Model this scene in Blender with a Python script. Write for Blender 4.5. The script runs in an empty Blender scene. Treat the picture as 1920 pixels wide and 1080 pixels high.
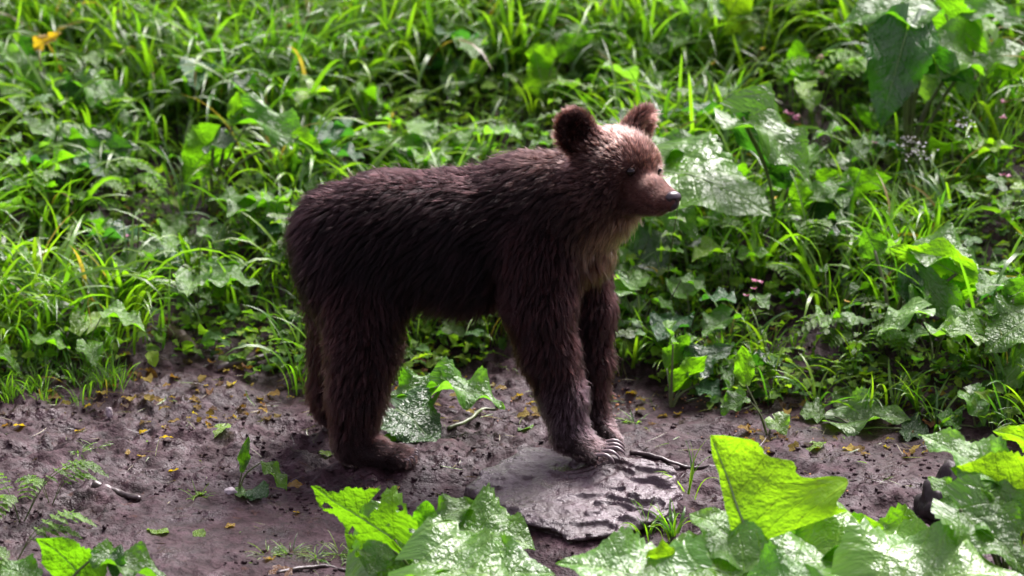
import bpy, math, random
import numpy as np
import openvdb
from mathutils import Vector, Matrix, kdtree

rng = np.random.default_rng(7)
random.seed(7)
scene = bpy.context.scene
C = scene.collection

# ------------------------------------------------------------------ camera
PX = 0.0012                      # metres per photograph pixel at the bear
DIST = 9.0
PITCH = math.radians(16)
AIM = np.array([0.0, 0.0, 0.40])
CAM = AIM + DIST * np.array([0, -math.cos(PITCH), math.sin(PITCH)])
cam_d = bpy.data.cameras.new('camera')
cam = bpy.data.objects.new('camera', cam_d)
C.objects.link(cam)
cam.location = CAM
cam.rotation_euler = (math.pi / 2 - PITCH, 0, 0)
cam_d.sensor_width = 36
cam_d.lens = (DIST / PX) / 1920 * 36
cam_d.clip_end = 500
cam_d.dof.use_dof = True
cam_d.dof.focus_distance = DIST - 0.12
cam_d.dof.aperture_fstop = 2.7
cam_d.dof.aperture_blades = 9
scene.camera = cam

# ------------------------------------------------------------------ sky and sun
SUN_ELEV, SUN_AZ = math.radians(53), math.radians(34)      # azimuth from +Y (behind the bear) towards +X (right)
world = bpy.data.worlds.new('World')
scene.world = world
world.use_nodes = True
wn = world.node_tree.nodes
wl = world.node_tree.links
bg = wn['Background']
sky = wn.new('ShaderNodeTexSky')
sky.sky_type = 'NISHITA'
sky.sun_disc = False
sky.sun_elevation = SUN_ELEV
sky.sun_rotation = SUN_AZ
sky.air_density = 1.0
sky.dust_density = 4.0
hs = wn.new('ShaderNodeHueSaturation')
hs.inputs['Saturation'].default_value = 0.22
wl.new(sky.outputs[0], hs.inputs['Color'])
wb = wn.new('ShaderNodeMix')                 # the camera's slightly magenta white balance
wb.data_type = 'RGBA'; wb.blend_type = 'MULTIPLY'
wb.inputs[0].default_value = 1.0
wb.inputs[7].default_value = (1.08, .90, 1.10, 1)
wl.new(hs.outputs[0], wb.inputs[6])
wl.new(wb.outputs[2], bg.inputs['Color'])
bg.inputs['Strength'].default_value = 0.06
sun_d = bpy.data.lights.new('sun', 'SUN')
sun_d.energy = 2.6
sun_d.angle = math.radians(34)
sun_d.color = (1.0, 0.945, 0.925)
sun = bpy.data.objects.new('sun', sun_d)
C.objects.link(sun)
sdir = Vector((math.sin(SUN_AZ) * math.cos(SUN_ELEV), math.cos(SUN_AZ) * math.cos(SUN_ELEV), math.sin(SUN_ELEV)))
sun.rotation_euler = sdir.to_track_quat('Z', 'Y').to_euler()
sun.location = (3, 4, 6)
scene.view_settings.view_transform = 'Standard'
scene.view_settings.look = 'None'
scene.view_settings.gamma = 1.0
scene.view_settings.exposure = 2.2
scene.cycles.max_bounces = 8
scene.cycles.transparent_max_bounces = 8
scene.cycles.use_denoising = True

# ------------------------------------------------------------------ pixels and points
RIGHT = np.array([1.0, 0, 0])
FWD = np.array([0, math.cos(PITCH), -math.sin(PITCH)])
UP = np.array([0, math.sin(PITCH), math.cos(PITCH)])
FPX = DIST / PX

def ray(px, py):
    d = FWD + RIGHT * (px - 960) / FPX + UP * (540 - py) / FPX
    return d / np.linalg.norm(d)

def P(px, py, Y):
    """the point at depth y = Y that shows at photograph pixel (px, py)"""
    d = ray(px, py)
    return CAM + d * ((Y - CAM[1]) / d[1])

# ------------------------------------------------------------------ noise
def _hash(ix, iy, iz, seed):
    h = (ix.astype(np.int64) * 374761393 + iy.astype(np.int64) * 668265263 + iz.astype(np.int64) * 2147483647 + seed * 144269) & 0xffffffff
    h = ((h ^ (h >> 13)) * 1274126177) & 0xffffffff
    h = (h ^ (h >> 16)) & 0xffffffff
    return h.astype(np.float64) / 4294967295.0

def vnoise(x, y, z=None, seed=0):
    x = np.asarray(x, float); y = np.asarray(y, float)
    z = np.zeros_like(x) if z is None else np.asarray(z, float)
    ix, iy, iz = np.floor(x), np.floor(y), np.floor(z)
    fx, fy, fz = x - ix, y - iy, z - iz
    fx = fx * fx * (3 - 2 * fx); fy = fy * fy * (3 - 2 * fy); fz = fz * fz * (3 - 2 * fz)
    flat = not np.any(fz)
    def layer(k):
        a = _hash(ix, iy, iz + k, seed); b = _hash(ix + 1, iy, iz + k, seed)
        c = _hash(ix, iy + 1, iz + k, seed); d = _hash(ix + 1, iy + 1, iz + k, seed)
        return (a * (1 - fx) + b * fx) * (1 - fy) + (c * (1 - fx) + d * fx) * fy
    r = layer(0)
    if not flat:
        r = r * (1 - fz) + layer(1) * fz
    return r * 2 - 1

def fbm(x, y, z=None, f=1.0, octaves=4, seed=0):
    s, a = 0, 1.0
    for k in range(octaves):
        s = s + a * vnoise(x * f, y * f, None if z is None else z * f, seed + k * 17)
        f *= 2.03; a *= 0.5
    return s

# ------------------------------------------------------------------ mesh helpers
def mesh_arrays(name, verts, quads, cols=None, uvs=None, smooth=True):
    """quads: (n,4) or (n,3) int array"""
    me = bpy.data.meshes.new(name)
    verts = np.asarray(verts, np.float32); quads = np.asarray(quads, np.int32)
    n, k = quads.shape
    me.vertices.add(len(verts)); me.vertices.foreach_set('co', verts.ravel())
    me.loops.add(n * k); me.loops.foreach_set('vertex_index', quads.ravel())
    me.polygons.add(n)
    me.polygons.foreach_set('loop_start', np.arange(0, n * k, k, dtype=np.int32))
    me.polygons.foreach_set('use_smooth', np.full(n, smooth))
    me.update(calc_edges=True)
    if cols is not None:
        a = me.color_attributes.new('tint', 'FLOAT_COLOR', 'POINT')
        c = np.ones((len(verts), 4), np.float32); c[:, :3] = cols
        a.data.foreach_set('color', c.ravel())
    if uvs is not None:
        l = me.uv_layers.new(name='leaf')
        l.data.foreach_set('uv', np.asarray(uvs, np.float32)[quads.ravel()].ravel())
    return me

def obj(name, me, mat=None, parent=None, label=None, cat=None, group=None, kind=None):
    o = bpy.data.objects.new(name, me)
    C.objects.link(o)
    if mat is not None and len(me.materials) == 0:
        me.materials.append(mat)
    if parent is not None:
        o.parent = parent
    tag(o, label, cat, group, kind)
    return o

def tag(o, label=None, cat=None, group=None, kind=None):
    if label: o['label'] = label
    if cat: o['category'] = cat
    if group: o['group'] = group
    if kind: o['kind'] = kind
    return o

def empty(name, loc, label=None, cat=None, group=None):
    o = bpy.data.objects.new(name, None)
    C.objects.link(o)
    o.location = loc
    o.empty_display_size = 0.05
    return tag(o, label, cat, group)

def grid_quads(nu, nv, off=0):
    i = np.arange(nu - 1)[:, None] * nv + np.arange(nv - 1)[None]
    return np.stack([i, i + nv, i + nv + 1, i + 1], -1).reshape(-1, 4) + off

def tube(pts, radii, n=8, cap=True, wob=0.0, seed=0):
    """verts, quads of a swept tube (closed with end points)"""
    pts = np.asarray(pts, float); radii = np.asarray(radii, float)
    t = np.gradient(pts, axis=0); t /= np.linalg.norm(t, axis=1)[:, None] + 1e-9
    ref = np.array([0, 0, 1.0]) if abs(t[0][2]) < .9 else np.array([1.0, 0, 0])
    V = []
    a = np.linspace(0, 2 * np.pi, n, endpoint=False)
    for k in range(len(pts)):
        s = np.cross(t[k], ref); s /= np.linalg.norm(s) + 1e-9
        b = np.cross(s, t[k])
        r = radii[k] * (1 + wob * vnoise(np.cos(a) * 1.7 + k * .45, np.sin(a) * 1.7, np.full(n, k * .31), seed))
        V.append(pts[k] + r[:, None] * (np.cos(a)[:, None] * s + np.sin(a)[:, None] * b))
    V.append(pts[:1] - t[:1] * radii[0] * .4); V.append(pts[-1:] + t[-1:] * radii[-1] * .5)
    V = np.concatenate(V)
    Q = []
    m = len(pts)
    for k in range(m - 1):
        for j in range(n):
            Q.append((k * n + j, k * n + (j + 1) % n, (k + 1) * n + (j + 1) % n, (k + 1) * n + j))
    e0, e1 = m * n, m * n + 1
    for j in range(0, n, 2):
        Q.append((e0, (j + 2) % n, j + 1, j)); Q.append((e1, (m - 1) * n + j, (m - 1) * n + j + 1, (m - 1) * n + (j + 2) % n))
    return V, np.array(Q)

def smooth_path(ctrl, n):
    """Catmull-Rom through control points"""
    c = np.asarray(ctrl, float)
    c = np.concatenate([[2 * c[0] - c[1]], c, [2 * c[-1] - c[-2]]])
    out = []
    for t in np.linspace(0, len(c) - 3 - 1e-6, n):
        i = int(t); u = t - i
        p0, p1, p2, p3 = c[i:i + 4]
        out.append(.5 * (2 * p1 + (p2 - p0) * u + (2 * p0 - 5 * p1 + 4 * p2 - p3) * u * u + (3 * p1 - p0 - 3 * p2 + p3) * u ** 3))
    return np.array(out)

# ------------------------------------------------------------------ materials
class NT:
    def __init__(s, name):
        s.m = bpy.data.materials.new(name); s.m.use_nodes = True
        s.t = s.m.node_tree; s.t.nodes.clear()
        s.out = s.n('ShaderNodeOutputMaterial')
    def n(s, typ, **kw):
        x = s.t.nodes.new(typ)
        for k, v in kw.items():
            if k in x.inputs: s.set(x.inputs[k], v)
            else: setattr(x, k, v)
        return x
    def set(s, inp, v):
        if isinstance(v, bpy.types.NodeSocket): s.t.links.new(v, inp)
        elif hasattr(v, 'outputs'): s.t.links.new(v.outputs[0], inp)
        else:
            if isinstance(v, (tuple, list)) and len(v) == 3 and inp.type == 'RGBA': v = (*v, 1)
            inp.default_value = v
    def math(s, op, a, b=0.0, c=None):
        x = s.n('ShaderNodeMath', operation=op)
        s.set(x.inputs[0], a); s.set(x.inputs[1], b)
        if c is not None: s.set(x.inputs[2], c)
        return x.outputs[0]
    def mix(s, f, a, b, blend='MIX'):
        x = s.n('ShaderNodeMix', data_type='RGBA', blend_type=blend)
        s.set(x.inputs[0], f); s.set(x.inputs[6], a); s.set(x.inputs[7], b)
        return x.outputs[2]
    def ramp(s, f, stops):
        x = s.n('ShaderNodeValToRGB')
        e = x.color_ramp.elements
        while len(e) < len(stops): e.new(.5)
        for i, (p, c) in enumerate(stops):
            e[i].position = p; e[i].color = (*c, 1) if not np.isscalar(c) else (c, c, c, 1)
        s.set(x.inputs[0], f)
        return x.outputs[0]
    def noise(s, vec, scale, detail=4, rough=.55, dist=0.0):
        x = s.n('ShaderNodeTexNoise', Scale=scale, Detail=detail, Roughness=rough, Distortion=dist)
        if vec is not None: s.set(x.inputs['Vector'], vec)
        return x.outputs[0]
    def bump(s, h, strength, dist, normal=None):
        x = s.n('ShaderNodeBump', Strength=strength, Distance=dist)
        s.set(x.inputs['Height'], h)
        if normal is not None: s.set(x.inputs['Normal'], normal)
        return x.outputs[0]
    def done(s, sh):
        s.t.links.new(sh.outputs[0] if hasattr(sh, 'outputs') else sh, s.out.inputs[0])
        return s.m

def mud_material():
    t = NT('wet_mud')
    pos = t.n('ShaderNodeNewGeometry').outputs['Position']
    big = t.noise(pos, 3.2, 3); mid = t.noise(pos, 17, 5, .6); fine = t.noise(pos, 75, 4, .65)
    v = t.n('ShaderNodeTexVoronoi', Scale=60.0); t.set(v.inputs['Vector'], pos)
    c = t.ramp(mid, [(.30, (.0060, .0022, .0026)), (.5, (.0225, .0100, .0122)), (.70, (.062, .0340, .0410))])
    c = t.mix(t.math('MULTIPLY', t.ramp(big, [(.42, 0.0), (.62, 1.0)]), .55), c, (.040, .0220, .0245))
    c = t.mix(t.ramp(fine, [(.52, 0.0), (.68, .9)]), c, (.006, .0032, .003))
    rust = t.noise(pos, 31, 2)
    c = t.mix(t.ramp(rust, [(.66, 0.0), (.74, .5)]), c, (.055, .021, .010))
    r = t.ramp(t.noise(pos, 9, 3), [(.36, .30), (.6, .75)])
    r2 = t.math('ADD', r, t.math('MULTIPLY', t.math('SUBTRACT', fine, .5), .4))
    b = t.bump(mid, .8, .02)
    b = t.bump(fine, .9, .008, b)
    b = t.bump(v.outputs['Distance'], .35, .003, b)
    p = t.n('ShaderNodeBsdfPrincipled', Roughness=r2, Normal=b)
    t.set(p.inputs['Base Color'], c)
    p.inputs['Specular IOR Level'].default_value = .19
    return t.done(p)

def stone_material():
    t = NT('wet_stone')
    pos = t.n('ShaderNodeNewGeometry').outputs['Position']
    mid = t.noise(pos, 14, 6, .65, .6); fine = t.noise(pos, 90, 4, .7)
    c = t.ramp(mid, [(.3, (.024, .0120, .0140)), (.5, (.050, .029, .0345)), (.72, (.098, .066, .081))])
    mudc = t.noise(pos, 5.5, 4, .6)
    sep = t.n('ShaderNodeSeparateXYZ'); t.set(sep.inputs[0], pos)
    left = t.math('ADD', mudc, t.math('MULTIPLY', t.math('SUBTRACT', .16, sep.outputs[0]), .9))
    c = t.mix(t.ramp(left, [(.45, 0.0), (.68, .85)]), c, (.034, .022, .0195))
    c = t.mix(t.ramp(fine, [(.55, 0.0), (.72, .8)]), c, (.013, .009, .0095))
    r = t.ramp(t.noise(pos, 13, 5, .65), [(.40, .20), (.62, .46)])
    r = t.math('ADD', r, t.math('MULTIPLY', t.math('SUBTRACT', fine, .5), .3))
    b = t.bump(mid, .25, .008); b = t.bump(fine, 1.0, .006, b)
    p = t.n('ShaderNodeBsdfPrincipled', Roughness=r, Normal=b); t.set(p.inputs['Base Color'], c)
    p.inputs['Specular IOR Level'].default_value = .7
    return t.done(p)

def plain(name, col, rough=.5, spec=.5, var=.3, scale=40, bump=.3, col2=None, bd=.004):
    t = NT(name)
    pos = t.n('ShaderNodeTexCoord').outputs['Object']
    n = t.noise(pos, scale, 4, .6)
    c2 = col2 or tuple(x * (1 - var) * .7 for x in col)
    c = t.ramp(n, [(.3, c2), (.68, tuple(col))])
    p = t.n('ShaderNodeBsdfPrincipled', Roughness=rough)
    p.inputs['Specular IOR Level'].default_value = spec
    t.set(p.inputs['Base Color'], c)
    if bump: t.set(p.inputs['Normal'], t.bump(n, bump, bd))
    return t.done(p)

M = {}
M['mud'] = mud_material()
M['stone'] = stone_material()

# ------------------------------------------------------------------ terrain
EX = np.array([-3, -1.15, -.5, -.19, .1, .41, .89, 1.13, 3])
EY = np.array([.40, .42, .50, .62, .58, .45, .20, .10, .0])

def edge(x):
    return np.interp(x, EX, EY)

def H(x, y):
    """ground height: a flat muddy path, a grassy bank rising behind it"""
    x = np.asarray(x, float); y = np.asarray(y, float)
    s = y - edge(x) + .05 * vnoise(x * 3.1, y * 3.1, seed=3)
    rise = np.where(s > 6, .30 * 6 + (s - 6) * .05, .30 * np.clip(s, 0, 6))
    soft = .30 * .5 * (np.sqrt(s * s + .02) - np.abs(s))
    z = rise + soft + .012 * np.clip(s * 4, -.5, 1)
    z = z + .022 * vnoise(x * 2.3, y * 2.3, seed=5) * np.clip((y - .2) * 2, .15, 1) + .008 * vnoise(x * 6, y * 6, seed=9)
    z = z - .07 * np.exp(-((x - .12) / .42) ** 2 - ((y + .66) / .20) ** 2)
    z = z - .03 * np.clip(-(y + .55), 0, 1.5)
    z = z + .030 * np.exp(-((x + .31) / .15) ** 2 - ((y + .09) / .12) ** 2) + .036 * np.exp(-((x - .21) / .17) ** 2 - ((y - .01) / .10) ** 2)
    return z

def prints(x, y):
    """old paw prints and scuffs pressed into the mud"""
    z = 0
    for px, py, a in ((-.78, -.05, .3), (-.62, -.32, .1), (-.95, -.30, .5), (-.35, -.45, -.2), (.62, -.10, .4), (.80, -.34, .0), (.55, -.42, .2), (-.52, .22, .2), (.45, .18, .3), (-.05, .12, .0), (-1.1, .05, .2), (-.12, -.18, .3)):
        c, s = math.cos(a), math.sin(a)
        u = ((x - px) * c + (y - py) * s) / .060; v = (-(x - px) * s + (y - py) * c) / .045
        r = np.sqrt(u * u + v * v)
        z = z - .011 * np.exp(-(r ** 4)) + .005 * np.exp(-((r - 1.35) / .28) ** 2)
    return z

def Hfine(x, y):
    near = np.clip(1.6 - .35 * np.abs(x) - .25 * np.abs(y), 0, 1)
    d = .009 * fbm(x, y, f=14, octaves=3, seed=21) + .0045 * fbm(x, y, f=55, octaves=3, seed=31)
    rid = 1 - np.abs(fbm(x + .02 * vnoise(x * 9, y * 9, seed=2), y, f=24, octaves=2, seed=41))
    return H(x, y) + near * (d + .007 * (rid - .6)) * (.35 + 1.0 * np.clip(.5 + 1.6 * vnoise(x * 1.9 + 4, y * 2.6, seed=77) + .5 * np.clip(y - .1, 0, .5), 0, 1.2)) + near * prints(x, y)

def G(px, py):
    """ground point seen at a photograph pixel"""
    d = ray(px, py)
    t0 = 6.0
    for k in range(900):
        p = CAM + d * t0
        if p[2] <= H(p[0], p[1]): break
        t0 += .01
    for k in range(12):
        a = CAM + d * (t0 - .01 * .5 ** k)
        if a[2] <= H(a[0], a[1]): t0 -= .01 * .5 ** k
    p = CAM + d * t0
    return np.array([p[0], p[1], float(H(p[0], p[1]))])

def axis(lo, hi, step, far):
    a = np.arange(lo, hi, step)
    g = []
    d, v = step, hi
    while v < far:
        g.append(v); d *= 1.25; v += d
    g.append(far)
    h = []
    d, v = step, lo
    while v > -far:
        d *= 1.25; v -= d; h.append(v)
    return np.array(sorted(h) + list(a) + g)

gx = axis(-1.45, 1.45, .0075, 60); gy = axis(-1.25, 1.0, .0075, 60)
X, Y = np.meshgrid(gx, gy, indexing='ij')
Z = Hfine(X, Y)
obj('ground', mesh_arrays('ground', np.stack([X, Y, Z], -1).reshape(-1, 3), grid_quads(len(gx), len(gy))), M['mud'],
    kind='structure', label='wet brown mud path and earth bank under the vegetation')

# ------------------------------------------------------------------ signed-distance modelling
class Field:
    def __init__(s, lo, hi, vox):
        s.lo = np.asarray(lo, float); s.vox = vox
        s.n = np.ceil((np.asarray(hi) - s.lo) / vox).astype(int)
        s.a = np.full(s.n, .05, np.float32)
    def coords(s, lo, hi):
        i0 = np.clip(((lo - s.lo) / s.vox).astype(int), 0, s.n); i1 = np.clip(((hi - s.lo) / s.vox).astype(int) + 2, 0, s.n)
        g = [s.lo[k] + s.vox * np.arange(i0[k], i1[k]) for k in range(3)]
        return tuple(slice(i0[k], i1[k]) for k in range(3)), np.stack(np.meshgrid(*g, indexing='ij'), -1)
    def add(s, f, lo, hi, k):
        sl, p = s.coords(lo, hi)
        d = f(p); a = s.a[sl]
        h = np.clip(.5 + .5 * (a - d) / k, 0, 1)
        s.a[sl] = a * (1 - h) + d * h - k * h * (1 - h)
    def sub(s, f, lo, hi, k):
        sl, p = s.coords(lo, hi)
        d = -f(p); a = s.a[sl]
        h = np.clip(.5 - .5 * (a - d) / k, 0, 1)
        s.a[sl] = a * (1 - h) + d * h + k * h * (1 - h)
    def mesh(s, name, iso=0.0, origin=(0, 0, 0)):
        g = openvdb.FloatGrid(.05)
        g.copyFromArray(s.a.astype(np.float32))
        pts, quads = g.convertToQuads(iso)
        return np.asarray(pts) * s.vox + s.lo - np.asarray(origin), np.asarray(quads)[:, ::-1]

def sd_cone(a, ra, b, rb, lat=None, sc=1.0):
    a = np.asarray(a); b = np.asarray(b); ba = b - a; L = ba @ ba + 1e-12
    c = (a + b) / 2
    def f(p):
        if lat is not None:
            w = (p - c) @ lat
            p = p + (w * (1 / sc - 1))[..., None] * lat
        t = np.clip(((p - a) @ ba) / L, 0, 1)
        return np.linalg.norm(p - a - t[..., None] * ba, axis=-1) - (ra + (rb - ra) * t)
    return f

def sd_ell(c, r, R):
    c = np.asarray(c); r = np.asarray(r)
    def f(p):
        q = (p - c) @ R.T          # rows of R are the ellipsoid's axes
        k0 = np.linalg.norm(q / r, axis=-1); k1 = np.linalg.norm(q / (r * r), axis=-1) + 1e-9
        return k0 * (k0 - 1) / k1
    return f

# ------------------------------------------------------------------ stone slab under the front paws
def ztop(x, y):
    return .052 + .15 * (y + .15) - .03 * np.clip(x - .2, 0, 1)

def on_slab(px, py):
    d = ray(px, py)
    t0 = 8.0
    for k in range(3000):
        p = CAM + d * t0
        if p[2] < ztop(p[0], p[1]): break
        t0 += .001
    return p[:2]

poly = np.array([on_slab(*q) for q in ((862, 905), (905, 868), (985, 838), (1085, 835), (1185, 866), (1262, 893), (1278, 925), (1236, 962), (1150, 985), (1065, 996), (985, 968), (905, 938))])
def poly_sd(p, v):
    d = np.full(p.shape[:-1], 1e9); inside = np.zeros(p.shape[:-1], bool)
    n = len(v)
    for i in range(n):
        a, b = v[i], v[(i + 1) % n]
        e = b - a; w = p - a
        t = np.clip((w @ e) / (e @ e), 0, 1)
        d = np.minimum(d, np.linalg.norm(w - t[..., None] * e, axis=-1))
        c = ((a[1] <= p[..., 1]) != (b[1] <= p[..., 1])) & (p[..., 0] < (b[0] - a[0]) * (p[..., 1] - a[1]) / (b[1] - a[1] + 1e-12) + a[0])
        inside ^= c
    return np.where(inside, -d, d)
lo = np.array([poly[:, 0].min() - .05, poly[:, 1].min() - .05, -.16]); hi = np.array([poly[:, 0].max() + .05, poly[:, 1].max() + .05, .11])
F = Field(lo, hi, .0033)
def slab(p):
    x, y, z = p[..., 0], p[..., 1], p[..., 2]
    d2 = poly_sd(p[..., :2], poly) + .016 * fbm(x, y, z * 2.5, f=11, octaves=3, seed=4) + .010 * np.floor(3 * vnoise(x * 6, y * 6, z * 30, 44)) / 3
    right = np.clip((x - .0) * 3.5 + .25 * vnoise(x * 8, y * 8, seed=15) - (y + .35) * 1.5, 0, 1)
    wx = x + .03 * vnoise(x * 14, y * 14, seed=5); wy = y + .03 * vnoise(x * 14, y * 14, seed=7)
    q = fbm(wx * .8 + .35 * wy, wy * 2.4 - .5 * wx, f=5, octaves=3, seed=8)
    st = q * 2.3
    ledge = (np.floor(st) + np.clip((st - np.floor(st)) * 5 - 4, 0, 1)) * .012
    crack = np.clip(1 - np.abs(fbm(wx * 1.2, wy * 3.2, f=5, octaves=2, seed=28)) * 16, 0, 1) * .006
    top = ztop(x, y) + (.12 + .88 * right) * (ledge + .0035 * fbm(x, y, f=34, octaves=3, seed=9) - crack) + .005 * fbm(x, y, f=7, octaves=2, seed=16) + .002 * fbm(x, y, f=60, octaves=2, seed=6)
    dz = (z - top) * .8
    k = .010
    h = np.clip(.5 - .5 * (d2 - dz) / k, 0, 1)
    d = d2 * (1 - h) + dz * h + k * h * (1 - h)
    return np.maximum(d, -.15 - z) + .0025 * fbm(x * .7, y * .7, z * 3.0, f=45, octaves=2, seed=12)
F.add(slab, lo, hi, .001)
v, q = F.mesh('stone')
org = np.array([.13, -.35, -.02])
so = obj('stone_slab', mesh_arrays('stone_slab', v - org, q), M['stone'], label='flat wet purplish stone slab under the front paws of the bear', cat='stone')
so.location = org
# ------------------------------------------------------------------ the bear
PSI = math.radians(13)
B_FWD = np.array([math.cos(PSI), -math.sin(PSI), 0])          # tail to head
B_LAT = np.array([-math.sin(PSI), -math.cos(PSI), 0])         # towards its right flank (the side we see)
DOWN = np.array([0, 0, -1.0])

def Yc(px):                                                    # depth of the bear's mid-plane
    return .08 - (px - 600) * PX * math.tan(PSI)

PRIMS = []      # (sdf, centre, reach, blend, tag, flow)
def prim(f, c, reach, k, tg, flow):
    PRIMS.append((f, np.asarray(c), reach, k, tg, np.asarray(flow, float)))

def cone(p0, r0, p1, r1, tg, flow, k=.03, lat=None, sc=1.0):
    """points are (px, py, lateral offset in m); radii in photograph pixels"""
    a = P(p0[0], p0[1], Yc(p0[0]) + p0[2]); b = P(p1[0], p1[1], Yc(p1[0]) + p1[2])
    reach = (np.linalg.norm(b - a) / 2 + max(r0, r1) * PX * max(1, sc) + .05)
    prim(sd_cone(a, r0 * PX, b, r1 * PX, lat, sc), (a + b) / 2, reach, k, tg, flow)

def ell(p, r, tg, flow, k=.03, R=None):
    c = P(p[0], p[1], Yc(p[0]) + p[2])
    R = np.array([B_FWD, B_LAT, [0, 0, 1]]) if R is None else R
    prim(sd_ell(c, np.array(r) * PX, R), c, max(r) * PX + .05, k, tg, flow)

def toe(p0, lat0, r0, p1, lat1, r1, o0, o1, tg):
    """a toe beside the middle one, o0 and o1 metres towards the near side"""
    a = P(p0[0], p0[1], Yc(p0[0]) + lat0) + B_LAT * o0; b = P(p1[0], p1[1], Yc(p1[0]) + lat1) + B_LAT * o1
    prim(sd_cone(a, r0 * PX, b, r1 * PX), (a + b) / 2, np.linalg.norm(b - a) / 2 + max(r0, r1) * PX + .05, .008, tg, B_FWD + DOWN * .5)
    return b

CLAWS = []
BK = -B_FWD
f_back = BK * 1.0 + DOWN * .25
f_side = BK * .8 + DOWN * .7
f_belly = BK * .5 + DOWN * 1.0
f_leg = DOWN * 1.0 + BK * .25
# torso
cone((648, 446, 0), 92, (730, 444, 0), 108, 'torso', f_side, .05, B_LAT, .92)
cone((730, 444, 0), 108, (860, 446, 0), 111, 'torso', f_side, .05, B_LAT, .95)
cone((860, 446, 0), 111, (985, 428, 0), 108, 'torso', f_side, .05, B_LAT, .92)
ell((640, 470, 0), (66, 92, 100), 'torso', f_leg + BK * .3, .05)
ell((985, 365, 0), (75, 60, 60), 'torso', f_back, .05)
ell((1010, 445, -.045), (62, 62, 108), 'torso', f_side, .05)
ell((1045, 455, .05), (55, 60, 95), 'torso', f_side, .05)
# chest and throat
cone((1040, 440, .0), 72, (1095, 470, -.01), 48, 'chest', DOWN + BK * .1, .05)
# neck
cone((1000, 386, 0), 78, (1085, 356, -.03), 70, 'neck', f_side, .05)
cone((1060, 400, -.01), 72, (1120, 370, -.05), 62, 'neck', f_side, .05)
cone((1095, 420, -.02), 48, (1150, 392, -.06), 34, 'throat', DOWN + BK * .2, .04)
# hind leg, near
ell((672, 530, -.07), (82, 52, 108), 'thigh', f_leg + BK * .2, .05)
cone((678, 575, -.08), 70, (682, 650, -.10), 58, 'leg', f_leg, .04)
cone((682, 650, -.10), 58, (668, 740, -.125), 45, 'leg', f_leg, .04)
cone((668, 740, -.125), 45, (664, 815, -.14), 36, 'leg', f_leg, .03)
cone((658, 838, -.15), 28, (700, 850, -.15), 25, 'foot', B_FWD + DOWN * .3, .025, B_LAT, 1.3)
cone((700, 850, -.15), 25, (748, 858, -.15), 16, 'foot', B_FWD + DOWN * .3, .02, B_LAT, 1.7)
for j in range(5):
    o = (j - 2) * .017
    CLAWS.append((toe((745, 855), -.15, 12, (770 - abs(j - 2) * 4, 861), -.15, 10, o, o * 1.1, 'foot'), 10, 0, .014, .0028))
# hind leg, far
ell((645, 530, .08), (66, 50, 100), 'thigh', f_leg + BK * .2, .05)
cone((640, 580, .09), 56, (636, 650, .11), 46, 'leg', f_leg, .04)
cone((636, 650, .11), 46, (622, 725, .13), 36, 'leg', f_leg, .04)
cone((622, 725, .13), 34, (622, 765, .14), 27, 'leg', f_leg, .03)
cone((622, 768, .145), 26, (680, 792, .16), 18, 'foot', B_FWD + DOWN * .3, .025, B_LAT, 1.3)
# front leg, near
cone((1012, 470, -.08), 66, (1010, 570, -.095), 55, 'leg', f_leg, .05)
cone((1010, 570, -.095), 55, (1030, 660, -.10), 45, 'leg', f_leg, .04)
cone((1030, 660, -.10), 45, (1056, 745, -.11), 36, 'leg', f_leg, .03)
cone((1056, 745, -.11), 36, (1068, 805, -.12), 33, 'wrist', f_leg, .03)
cone((1066, 822, -.125), 27, (1098, 838, -.13), 24, 'paw', B_FWD + DOWN * .4, .02, B_LAT, 1.35)
for j in range(5):
    o = (j - 2) * .019
    CLAWS.append((toe((1092, 838), -.13, 14, (1130 - abs(j - 2) * 5, 848), -.13, 11, o, o * 1.25, 'paw'), 11, o * 6, .044, .0050))
# front leg, far
cone((1085, 490, .07), 52, (1105, 580, .07), 40, 'leg', f_leg, .05)
cone((1105, 580, .07), 40, (1108, 680, .065), 31, 'leg', f_leg, .03)
cone((1108, 680, .065), 31, (1112, 770, .06), 26, 'leg', f_leg, .03)
cone((1112, 780, .06), 24, (1136, 808, .055), 19, 'paw', B_FWD + DOWN * .4, .02, B_LAT, 1.4)
for j in range(5):
    o = (j - 2) * .017
    CLAWS.append((toe((1130, 808), .055, 12, (1156 - abs(j - 2) * 4, 824), .05, 10, o, o * 1.25, 'paw'), 10, o * 6, .038, .0046))
# tail to head
B_LAT = np.array([-math.sin(PSI), -math.cos(PSI), 0])         # towards its right flank (the side we see)
DOWN = np.array([0, 0, -1.0])

def Yc(px):                                                    # depth of the bear's mid-plane
    return .08 - (px - 600) * PX * math.tan(PSI)

PRIMS = []      # (sdf, centre, reach, blend, tag, flow)
def prim(f, c, reach, k, tg, flow):
    PRIMS.append((f, np.asarray(c), reach, k, tg, np.asarray(flow, float)))

def cone(p0, r0, p1, r1, tg, flow, k=.03, lat=None, sc=1.0):
    """points are (px, py, lateral offset in m); radii in photograph pixels"""
    a = P(p0[0], p0[1], Yc(p0[0]) + p0[2]); b = P(p1[0], p1[1], Yc(p1[0]) + p1[2])
    reach = (np.linalg.norm(b - a) / 2 + max(r0, r1) * PX * max(1, sc) + .05)
    prim(sd_cone(a, r0 * PX, b, r1 * PX, lat, sc), (a + b) / 2, reach, k, tg, flow)

def ell(p, r, tg, flow, k=.03, R=None):
    c = P(p[0], p[1], Yc(p[0]) + p[2])
    R = np.array([B_FWD, B_LAT, [0, 0, 1]]) if R is None else R
    prim(sd_ell(c, np.array(r) * PX, R), c, max(r) * PX + .05, k, tg, flow)

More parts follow.
